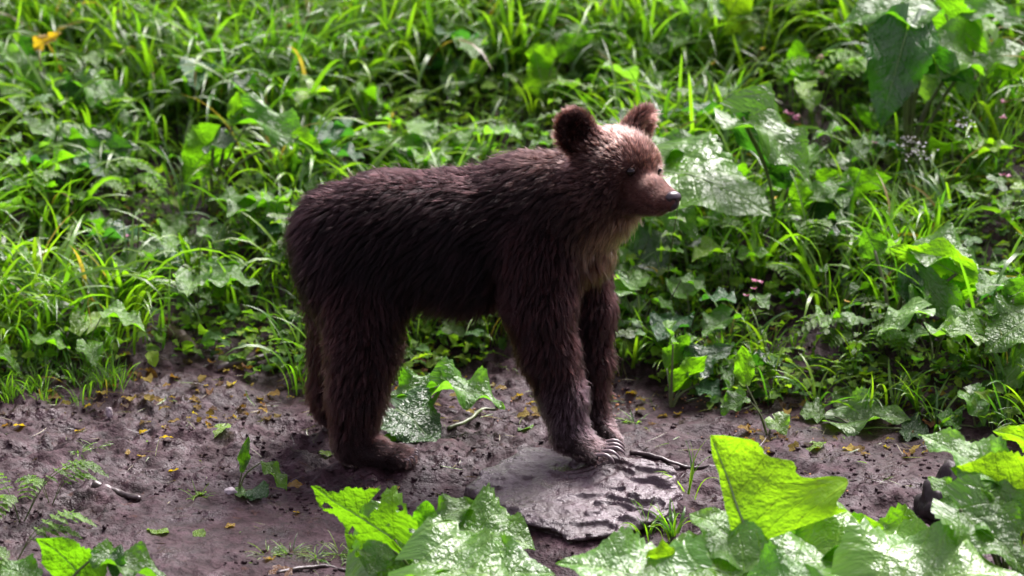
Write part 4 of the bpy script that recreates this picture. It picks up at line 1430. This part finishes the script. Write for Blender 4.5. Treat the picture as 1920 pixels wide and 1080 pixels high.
KINDS = [('nettle', herb_nettle, 'upright herb with paired toothed leaves', 'herb', 'upright toothed herbs on the bank', 46),
         ('cranesbill', herb_palmate, 'low herb with lobed leaves', 'herb', 'herbs with lobed leaves on the bank', 52),
         ('chervil', herb_fern, 'feathery herb with cut fronds', 'herb', 'feathery herbs on the bank', 44),
         ('clover', herb_low, 'tiny three-leaved herb', 'herb', 'tiny three-leaved herbs', 90)]
r6 = np.random.default_rng(6)
for ki, (nm, fn, lab, cat, grp, cnt) in enumerate(KINDS):
    ms = [fn(31 + 9 * i + 100 * ki) for i in range(4)]
    ps = bank_pos(cnt, 1.5 if nm == 'clover' else 2.5, .0 if nm == 'clover' else .05, 1.5, 40 + ki)
    for (x, y) in ps:
        sc = r6.uniform(.75, 1.25)
        o = obj(nm, ms[int(r6.integers(0, 4))], M['herb'], None, ('small ' if sc < .92 else 'big ' if sc > 1.08 else '') + lab + ' ' + where(x, y), cat, grp)
        o.location = (x, y, float(H(x, y)) - .004); o.scale = (sc, sc, sc * r6.uniform(.85, 1.15)); o.rotation_euler = (r6.normal(0, .08), r6.normal(0, .08), r6.uniform(0, 6.28))
# herbs in front, and at places the photograph shows
for (nm, fn, px, py, sc, lab) in (('chervil', herb_fern, 40, 985, 1.0, 'feathery pale herb leaning over the mud path above the ragged leaf'),
                                  ('chervil', herb_fern, 15, 1085, 1.1, 'feathery herb beside the ragged round leaf before the path'),
                                  ('chervil', herb_fern, 95, 950, .8, 'small feathery herb alone at the left mud edge'),
                                  ('cranesbill', herb_palmate, 1515, 470, 1.2, 'silvery lobed leaf rosette in front of the dark upright leaf'),
                                  ('cranesbill', herb_palmate, 870, 655, 1.1, 'lobed herb seen under the belly of the bear'),
                                  ('nettle', herb_nettle, 905, 690, .7, 'little toothed herb under the belly beside the front leg'),
                                  ('cranesbill', herb_palmate, 1165, 705, 1.0, 'lobed yellowish herb at the heel of the far front paw')):
    g = G(px, py)
    o = obj(nm, fn(px), M['herb'], None, lab, 'herb'); o.location = (g[0], g[1], g[2] - .004); o.scale = (sc,) * 3

# ------------------------------------------------------------------ grass
def blades(roots, az, L, lean, bend, W, col, twist, K=8):
    """arching folded blades as one vertex array"""
    N = len(roots)
    t = np.linspace(0, 1, K + 1)
    th = lean[:, None] + bend[:, None] * t[None] ** 1.4           # angle from vertical along the blade
    ds = L[:, None] / K
    hx = np.concatenate([np.zeros((N, 1)), np.cumsum(np.sin((th[:, 1:] + th[:, :-1]) / 2) * ds, 1)], 1)
    hz = np.concatenate([np.zeros((N, 1)), np.cumsum(np.cos((th[:, 1:] + th[:, :-1]) / 2) * ds, 1)], 1)
    azt = az[:, None] + twist[:, None] * t[None]
    d = np.stack([np.cos(az), np.sin(az), np.zeros(N)], 1)
    mid = roots[:, None] + d[:, None] * hx[..., None] + np.array([0, 0, 1.0]) * hz[..., None]
    mid = mid + np.stack([-np.sin(az), np.cos(az), np.zeros(N)], 1)[:, None] * (np.sin(t * 2.6)[None] * twist[:, None] * L[:, None] * .08)[..., None]
    tang = d[:, None] * np.sin(th)[..., None] + np.array([0, 0, 1.0]) * np.cos(th)[..., None]
    nrm = d[:, None] * -np.cos(th)[..., None] + np.array([0, 0, 1.0]) * np.sin(th)[..., None]
    side = np.cross(tang, nrm)
    ca, sa = np.cos(twist[:, None] * t[None])[..., None], np.sin(twist[:, None] * t[None])[..., None]
    side, nrm = side * ca + nrm * sa, nrm * ca - side * sa
    wp = np.interp(t, [0, .12, .45, .8, .95, 1], [.55, .85, 1, .62, .22, .02])
    w = W[:, None] * wp[None] * .5
    Lv = mid - side * w[..., None] + nrm * (w * .35)[..., None]
    Rv = mid + side * w[..., None] + nrm * (w * .35)[..., None]
    V = np.stack([Lv, mid, Rv], 2).reshape(-1, 3)
    base = np.arange(N)[:, None, None] * (3 * (K + 1)) + np.arange(K)[None, :, None] * 3
    q1 = base + np.array([0, 1, 4, 3]); q2 = base + np.array([1, 2, 5, 4])
    Q = np.concatenate([q1, q2], 1).reshape(-1, 4)
    uv = np.stack(np.broadcast_arrays(np.array([0, .5, 1.0])[None, None, :], t[None, :, None]), -1)
    uv = np.broadcast_to(uv, (N, K + 1, 3, 2)).reshape(-1, 2)
    cc = np.repeat(col, 3 * (K + 1), axis=0)
    return V, Q, cc, uv

def thin(x, y, r=.16):
    """how much large leaves crowd the grass out around and before them"""
    c = np.ones(len(x))
    for h in HER:
        d2 = ((x - h[0]) / (r * .85)) ** 2 + ((y - h[1] + .15) / (r * 1.6)) ** 2
        c *= 1 - .85 * np.exp(-d2)
    return np.clip(c, .26, 1)

rg = np.random.default_rng(77)
def grass_object(name, n_tufts, per, Lr, Wr, cols, label, spread, seed, ymin=0.0, ymax=3.0, lenf=None, droop=(.7, 2.1), xr=1.8):
    r = np.random.default_rng(seed)
    x = r.uniform(-xr, xr, n_tufts * 4); y = r.uniform(.0, ymax, n_tufts * 4)
    s = y - edge(x) + .14 * vnoise(x * 4, y * 4, seed=seed)
    dens = np.clip((s - ymin) / .18, 0, 1) * (.22 + 1.1 * (vnoise(x * 2.6, y * 2.6, seed=seed + 1) > -.1)) * thin(x, y)
    keep = np.where(r.random(len(x)) < dens / 1.35)[0][:n_tufts]
    x, y, s = x[keep], y[keep], s[keep]
    n = len(x)
    k = r.integers(per[0], per[1] + 1, n)
    idx = np.repeat(np.arange(n), k); N = len(idx)
    a = r.uniform(0, 2 * np.pi, N); rad = np.abs(r.normal(0, spread, N))
    rx, ry = x[idx] + np.cos(a) * rad, y[idx] + np.sin(a) * rad
    roots = np.stack([rx, ry, H(rx, ry) - .004], 1)
    tl = np.clip(.55 + 1.1 * s, .5, 1.0)[idx] * (1 + .25 * vnoise(x * 3, y * 3, seed=seed + 5))[idx]
    tl = tl * (.62 + .38 * thin(x, y))[idx]
    L = r.uniform(*Lr, N) * tl * np.where(r.random(N) < .1, 1.3, 1)
    lean = np.abs(r.normal(.15, .18, N)); bend = r.uniform(*droop, N) * np.clip(L / Lr[1] + .35, .4, 1.2)
    az = a + r.normal(0, .5, N)
    W = r.uniform(*Wr, N) * np.clip(L / Lr[1] + .4, .5, 1.15)
    cols = np.array(cols)
    tc = cols[r.integers(0, len(cols), n)][idx] * .6 + cols[r.integers(0, len(cols), N)] * .4
    tc = tc * r.uniform(.65, 1.35, (N, 1))
    yel = r.random(N) < .03
    tc[yel] = np.array((.20, .15, .045)) * r.uniform(.6, 1.2, (yel.sum(), 1))
    V, Q, cc, uv = blades(roots, az, L, lean, bend, W, tc, r.normal(0, .8, N))
    return obj(name, mesh_arrays(name, V, Q, cc, uv), M['grass'], None, label, 'grass', kind='stuff')

# single tufts on and beside the path
def tuft(px, py, n, Lr, Wr, lab, seed, lean=.25, grp=None):
    r = np.random.default_rng(seed); g = G(px, py)
    a = r.uniform(0, 6.28, n); rad = np.abs(r.normal(0, .012, n))
    x, y = np.cos(a) * rad, np.sin(a) * rad
    roots = np.stack([x, y, H(g[0] + x, g[1] + y) - g[2] - .004], 1)
    col = np.array(G1)[r.integers(0, 4, n)] * r.uniform(.7, 1.4, (n, 1))
    L = r.uniform(*Lr, n)
    V, Q, cc, uv = blades(roots, a + r.normal(0, .4, n), L, np.abs(r.normal(lean, .25, n)), r.uniform(.4, 2.0, n), r.uniform(*Wr, n), col, r.normal(0, .7, n))
    o = obj('grass_tuft', mesh_arrays('grass_tuft', V, Q, cc, uv), M['grass'], None, lab, 'grass', grp); o.location = g

G1 = [(.075, .178, .012), (.108, .228, .012), (.042, .122, .014), (.145, .258, .016)]
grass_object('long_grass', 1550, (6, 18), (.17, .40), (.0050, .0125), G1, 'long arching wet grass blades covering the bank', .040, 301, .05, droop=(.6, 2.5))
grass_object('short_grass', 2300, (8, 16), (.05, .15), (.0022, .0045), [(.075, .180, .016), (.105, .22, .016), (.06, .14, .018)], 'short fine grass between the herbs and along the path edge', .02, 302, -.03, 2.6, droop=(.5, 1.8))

tuft(1215, 1000, 14, (.04, .10), (.003, .007), 'small bright grass tuft rooted against the front of the stone slab', 1)
tuft(1262, 1005, 16, (.05, .11), (.003, .008), 'fuller grass tuft at the right foot of the stone slab', 2)
tuft(1290, 930, 7, (.10, .18), (.003, .007), 'sparse tall grass sprig growing beside the right end of the stone', 3, .2)
for i, (px, py) in enumerate(((500, 1040), (545, 1035), (590, 1046), (635, 1036), (672, 1050))):
    tuft(px, py, 40, (.02, .06), (.0012, .0028), 'flattened fine grass tuft in the mud below the holed leaf', 10 + i, 1.0, 'fine tufts below the holed leaf')
for i, (px, py) in enumerate(((180, 838), (150, 845))):
    tuft(px, py, 16, (.02, .05), (.0015, .003), 'sparse thin tuft in the crumbly mud near the left bank', 20 + i, .9, 'sparse tufts in the mud')
tuft(1190, 790, 18, (.02, .05), (.002, .004), 'tiny grass tuft in the mud beyond the front claws', 30, .8)
tuft(368, 930, 14, (.02, .05), (.0015, .003), 'thin straggly tuft in the mud left of the lone seedling'.replace('left of', 'beside'), 31, .9)

# small ground-cover leaves
def leaf_scatter(name, n, Lr, cols, label, cat, seed, ymin, ymax, hgt, lit=False, pos=None):
    r = np.random.default_rng(seed)
    if pos is None:
        x = r.uniform(-1.7, 1.7, n * 3); y = r.uniform(0, ymax, n * 3)
        s = y - edge(x) + .14 * vnoise(x * 4, y * 4, seed=seed)
        keep = np.where((s > ymin) & (vnoise(x * 5, y * 5, seed=seed + 2) > r.uniform(-.9, .6, len(x))))[0][:n]
        x, y = x[keep], y[keep]
    else: x, y = pos[:, 0], pos[:, 1]
    N = len(x)
    base = np.stack([x, y, H(x, y) + r.uniform(.0, hgt, N)], 1)
    v0, q0, u0 = leaf_shape(kind='oval', seed=seed, fold=.3, curl=.6, ruffle=.1, nu=5, nv=7, teeth=4, tooth=.12, wave=.05)
    az = r.uniform(0, 6.28, N); el = r.normal(.15, .35, N)
    a = np.stack([np.cos(az) * np.cos(el), np.sin(az) * np.cos(el), np.sin(el)], 1)
    up = np.array([0, 0, 1.0]) + r.normal(0, .35, (N, 3)); nn = up - a * (up * a).sum(1, keepdims=True); nn /= np.linalg.norm(nn, axis=1, keepdims=True)
    sd = np.cross(nn, a); L = r.uniform(*Lr, N)[:, None, None]; W = L * r.uniform(.5, .9, (N, 1, 1))
    V = base[:, None] + v0[None, :, :1] * L * a[:, None] + v0[None, :, 1:2] * W * sd[:, None] + v0[None, :, 2:] * L * nn[:, None]
    Q = (q0[None, :, ::-1] + (np.arange(N) * len(v0))[:, None, None]).reshape(-1, 4)
    cols = np.array(cols); c = cols[r.integers(0, len(cols), N)] * r.uniform(.6, 1.4, (N, 1))
    return obj(name, mesh_arrays(name, V.reshape(-1, 3), Q, np.repeat(c, len(v0), 0), np.tile(u0, (N, 1))), M['herb'], None, label, cat, kind='stuff')
leaf_scatter('ground_cover', 13000, (.014, .042), [(.09, .19, .02), (.13, .25, .022), (.05, .13, .025), (.17, .28, .03)], 'small mixed green leaves carpeting the bank under the grass', 'ground cover', 401, .0, 2.7, .07)
leaf_scatter('leaf_litter', 1500, (.012, .034), [(.20, .13, .03), (.12, .06, .025), (.26, .20, .04), (.07, .045, .03)], 'dead yellow and brown leaf scraps under the plants', 'leaf litter', 402, -.30, 1.6, .006)

# torn straws and plant scraps lying on the path
r9 = np.random.default_rng(9)
n = 2600
x = r9.uniform(-1.4, 1.4, n); y = r9.uniform(-1.1, .75, n)
k = r9.random(n) < np.clip(.12 + 1.1 * np.exp(-np.abs(y - edge(x)) / .16) + .25 * (vnoise(x * 3, y * 3, seed=91) > .25), 0, 1)
x, y = x[k], y[k]; n = len(x)
sc_cols = np.array([(.10, .12, .03), (.16, .13, .06), (.05, .03, .02), (.09, .17, .03), (.03, .018, .014)])[r9.integers(0, 5, n)] * r9.uniform(.6, 1.3, (n, 1))
V, Q, cc, uv = blades(np.stack([x, y, Hfine(x, y) + .003], 1), r9.uniform(0, 6.28, n), r9.uniform(.012, .07, n), r9.normal(1.45, .12, n), r9.normal(.1, .25, n), r9.uniform(.0015, .0045, n), sc_cols, r9.normal(0, .8, n), K=5)
for i in range(26):
    gx_ = r9.uniform(.3, 1.25); g = (gx_, float(edge(gx_)) + r9.uniform(-.05, .22))
    pxx = 960 + g[0] / PX; d_ = np.array([g[0], g[1], float(H(*g))]) - CAM
    pyy = 540 - (d_ @ UP) / (d_ @ FWD) * FPX; pxx = 960 + (d_ @ RIGHT) / (d_ @ FWD) * FPX
    tuft(pxx, pyy, int(r9.integers(9, 20)), (.06, .17), (.003, .009), 'leaning bright grass tuft ' + where(*g), 500 + i, .35, 'grass tufts along the bank edge')
obj('plant_scraps', mesh_arrays('plant_scraps', V, Q, cc, uv), M['grass'], None, 'torn straws and plant scraps scattered over the mud', 'plant scraps', kind='stuff')

# crumbs of mud and orange grains on the path
def crumbs(name, xy, rr, col, label, cat, seed, mat):
    r = np.random.default_rng(seed); N = len(xy)
    ico = np.array([(0, 0, 1), (.89, 0, .45), (.28, .85, .45), (-.72, .53, .45), (-.72, -.53, .45), (.28, -.85, .45), (.72, .53, -.45), (-.28, .85, -.45), (-.89, 0, -.45), (-.28, -.85, -.45), (.72, -.53, -.45), (0, 0, -1)])
    fc = np.array([(0, 1, 2), (0, 2, 3), (0, 3, 4), (0, 4, 5), (0, 5, 1), (1, 6, 2), (2, 7, 3), (3, 8, 4), (4, 9, 5), (5, 10, 1), (6, 7, 2), (7, 8, 3), (8, 9, 4), (9, 10, 5), (10, 6, 1), (11, 7, 6), (11, 8, 7), (11, 9, 8), (11, 10, 9), (11, 6, 10)])
    sz = r.uniform(*rr, N)[:, None, None]
    V = ico[None] * sz * r.uniform(.5, 1.3, (N, 12, 1)) * r.uniform(.6, 1.4, (N, 1, 3)) * np.array([1, 1, .7])
    V = V + np.stack([xy[:, 0], xy[:, 1], Hfine(xy[:, 0], xy[:, 1]) + sz[:, 0, 0] * .15], 1)[:, None]
    Q = (fc[None] + (np.arange(N) * 12)[:, None, None]).reshape(-1, 3)
    return obj(name, mesh_arrays(name, V.reshape(-1, 3), Q), mat, None, label, cat, kind='stuff')
r8 = np.random.default_rng(8)
xy = np.stack([r8.uniform(-1.4, 1.4, 7500), r8.uniform(-1.15, .65, 7500)], 1)
m = (vnoise(xy[:, 0] * 4, xy[:, 1] * 4, seed=19) > r8.uniform(-.6, .7, len(xy)))
crumbs('mud_crumbs', xy[m], (.0010, .0075), None, 'crumbs and small clods of wet dark earth strewn on the path', 'soil', 81, M['mud'])
gr = []
for cx, cy, n, sx, sy in ((1330, 745, 34, 45, 22), (1160, 740, 22, 22, 20), (880, 760, 12, 60, 14), (1390, 790, 12, 40, 22), (1540, 880, 8, 60, 30)):
    for k in range(n):
        g = G(cx + r8.normal(0, sx), cy + r8.normal(0, sy)); gr.append(g[:2])
M['grain'] = plain('orange_grain', (.42, .17, .06), .45, .4, scale=60, bump=.1)
crumbs('spilled_grain', np.array(gr), (.0022, .0042), None, 'orange grains of feed spilled over the mud behind the paws', 'grain', 82, M['grain'])

# ------------------------------------------------------------------ fallen leaves, sticks, stones
FV = [leaf_mesh(kind=k, seed=300 + i, fold=.15, curl=c, ruffle=.12, wave=.10, nu=7, nv=12, teeth=6) for i, (k, c) in enumerate((('heart', .5), ('oval', .9), ('long', .6), ('heart', -.6)))]
def fallen(px, py, w, col, lab, grp=None, az=None, name='fallen_leaf'):
    g = G(px, py); L = w * PX
    o = obj(name, FV[int(r8.integers(0, 4))], M['leaf'], None, lab, 'leaf', grp)
    o.location = (g[0], g[1], float(Hfine(g[0], g[1])) + .006)
    o.scale = (L, L * r8.uniform(.5, .95), L * .6)
    o.rotation_euler = (r8.normal(0, .25), r8.normal(0, .2), r8.uniform(0, 6.28) if az is None else az)
    o.color = (*(np.array(COLS[col]) * r8.uniform(.8, 1.15)), 1)
for px, py, w in ((48, 800, 26), (330, 778, 26), (240, 850, 22), (262, 856, 22), (335, 882, 28), (150, 808, 24), (567, 915, 30), (500, 1055, 26), (250, 1050, 28), (880, 740, 26), (690, 915, 20), (745, 920, 20), (300, 836, 26), (440, 986, 26), (555, 965, 20), (1090, 700, 22), (930, 735, 24), (20, 640, 36)):
    fallen(px, py, w, 'yellow', 'small curled yellow leaf fallen on the ground of the mud path', 'yellow leaves fallen on the path')
for px, py, w in ((285, 835, 34), (300, 1004, 44), (370, 998, 36), (605, 855, 26), (385, 925, 30), (420, 815, 40), (130, 880, 30)):
    fallen(px, py, w, 'lime', 'pale yellowish-green leaf lying flat in the mud', 'pale leaves pressed into the mud')
for px, py, w in ((370, 605, 54), (790, 675, 48), (530, 1065, 60), (1500, 655, 36), (1610, 705, 44), (180, 512, 34)):
    fallen(px, py, w, 'brown', 'withered brown leaf lying on bare soil', 'withered brown leaves')
fallen(980, 815, 46, 'pale', 'crumpled greyish leaf lying on the mud behind the front paws')
fallen(1545, 838, 50, 'lime', 'curled yellow-green leaf resting on the mud below the flattened plant')
fallen(1560, 925, 70, 'dark', 'dark green leaf lying on the mud near the tall lime leaf', az=.3)
fallen(655, 258, 32, 'brown', 'orange-brown leaf caught in the grass behind the back of the bear')

def stick(pix, r0, r1, lab, mat='twig', name='stick', cat='stick', lift=.6):
    pts = []
    for p in pix:
        g = G(p[0], p[1]); g[2] = float(Hfine(g[0], g[1])) + r0 * lift; pts.append(g)
    c = smooth_path(pts, 26); c[:, 2] += .002 * vnoise(np.arange(26) * .5, np.zeros(26), seed=int(pix[0][0]))
    org = c[0].copy()
    v, q = tube(c - org, np.linspace(r0, r1, 26), 10, wob=.35, seed=int(pix[0][0]))
    o = obj(name, mesh_arrays(name, v, q), M[mat], None, lab, cat); o.location = org
stick([(408, 692), (470, 684), (540, 668), (600, 664)], .009, .006, 'smooth dark wet stick lying at the foot of the bank', lift=.9)
stick([(1182, 852), (1230, 866), (1290, 878), (1352, 880)], .006, .003, 'thin black root snaking over the mud from the front claws')
stick([(175, 912), (225, 922), (262, 938)], .010, .006, 'short dark root half sunk in the mud', lift=.2)
stick([(0, 722), (50, 716), (105, 716)], .016, .013, 'pale broken branch end poking from the left bank', 'wood')
stick([(-20, 700), (40, 705), (90, 692), (130, 640), (150, 560)], .006, .003, 'dark bent twig rising from the left bank', lift=4)
stick([(318, 628), (345, 640), (362, 662)], .018, .013, 'stub of brown dead wood in the grass', 'wood')
stick([(1395, 680), (1470, 688), (1560, 706)], .0045, .004, 'pale fallen stalk lying along the bank edge', 'stem', 'fallen_stalk', 'stalk')
stick([(840, 802), (880, 790), (905, 768), (942, 764)], .0045, .003, 'broken green-brown stalk lying behind the belly', 'stem', 'fallen_stalk', 'stalk')
stick([(520, 1075), (600, 1062), (650, 1070)], .004, .003, 'thin dead twig before the mud path', 'twig')

def rock(px, py, rx, ry, rz, lab, mat, seed, name='rock', cat='rock', sink=.3):
    g = G(px, py)
    n = 22
    th = np.linspace(0, np.pi, n); ph = np.linspace(0, 2 * np.pi, 2 * n, endpoint=False)
    T, Pm = np.meshgrid(th, ph, indexing='ij')
    d = np.stack([np.sin(T) * np.cos(Pm), np.sin(T) * np.sin(Pm), np.cos(T)], -1)
    k = 1 + .28 * fbm(d[..., 0] + seed, d[..., 1], d[..., 2], f=1.6, octaves=4, seed=seed)
    v = (d * k[..., None] * np.array([rx, ry, rz])).reshape(-1, 3)
    m2 = 2 * n
    q = np.array([(i * m2 + j, (i + 1) * m2 + j, (i + 1) * m2 + (j + 1) % m2, i * m2 + (j + 1) % m2) for i in range(n - 1) for j in range(m2)])
    o = obj(name, mesh_arrays(name, v, q), M[mat], None, lab, cat)
    o.location = (g[0], g[1], g[2] + rz * (1 - 2 * sink) * .6)
rock(1765, 960, .055, .05, .055, 'dark lumpy rock in the shade of the lime leaves', 'rock', 3)
rock(1800, 925, .05, .05, .06, 'second dark lump behind the dark rock', 'rock', 8)
rock(205, 778, .008, .007, .014, 'small pale upright pebble at the edge of the mud', 'pebble', 5, 'pebble', 'pebble', .2)
rock(433, 926, .015, .012, .011, 'smooth pinkish-grey pebble beside the lone seedling', 'pebble', 6, 'pebble', 'pebble')
rock(508, 600, .016, .012, .014, 'reddish-brown cone lying in the grass near the rump', 'wood', 9, 'pine_cone', 'cone', .1)

# flowers
M['petal'] = plain('magenta_petal', (.22, .02, .09), .45, .4, bump=.0)
M['petaly'] = plain('yellow_petal', (.55, .35, .02), .45, .4, bump=.0)
M['petalw'] = plain('white_petal', (.62, .62, .60), .45, .4, bump=.0)
def flower(px, py, hpx, n, mat, lab, grp, spread=.010, psz=.007, dy=-.05):
    g = G(px, py + hpx)
    top = P(px, py, g[1] + dy)
    e = empty('wildflower', g - np.array([0, 0, .005]), lab, 'flower', grp)
    stem(e, g, top, .0011, .05)
    r = np.random.default_rng(int(px))
    b = []; fs = []; k = 0
    for i in range(n):
        c = top + r.normal(0, spread, 3) * np.array([1, 1, .6])
        for j in range(5):
            a = j * 1.257 + r.uniform(0, .4)
            d = np.array([math.cos(a), math.sin(a), r.uniform(-.2, .6)]) * psz; s = np.cross(norm(d), [0, 0, 1.0]) * psz * .45
            b += [c, c + d * .6 + s, c + d, c + d * .6 - s]; fs.append((k, k + 1, k + 2, k + 3)); k += 4
    obj('petals', mesh_arrays('petals', np.array(b) - np.array(e.location), np.array(fs)), M[mat], e)
for px, py in ((1534, 110), (1544, 138), (1495, 218), (1483, 215), (1884, 192), (1880, 215), (1640, 268), (1405, 545), (1418, 528), (240, 445), (1885, 330)):
    flower(px, py, 95, 2, 'petal', 'small drooping magenta flower on a thin stem in the bank', 'magenta flowers in the bank', .006, .009)
for px, py in ((1337, 118), (1431, 90), (1765, 12), (1452, 370), (1590, 566)):
    flower(px, py, 70, 1, 'petaly', 'tiny yellow flower in the green bank', 'yellow flowers in the bank', .003, .008)
for px, py in ((1805, 232), (1722, 285), (1700, 270)):
    flower(px, py, 120, 24, 'petalw', 'flat cluster of tiny white flowers on a thin stem', 'white flower clusters in the bank', .020, .0035)
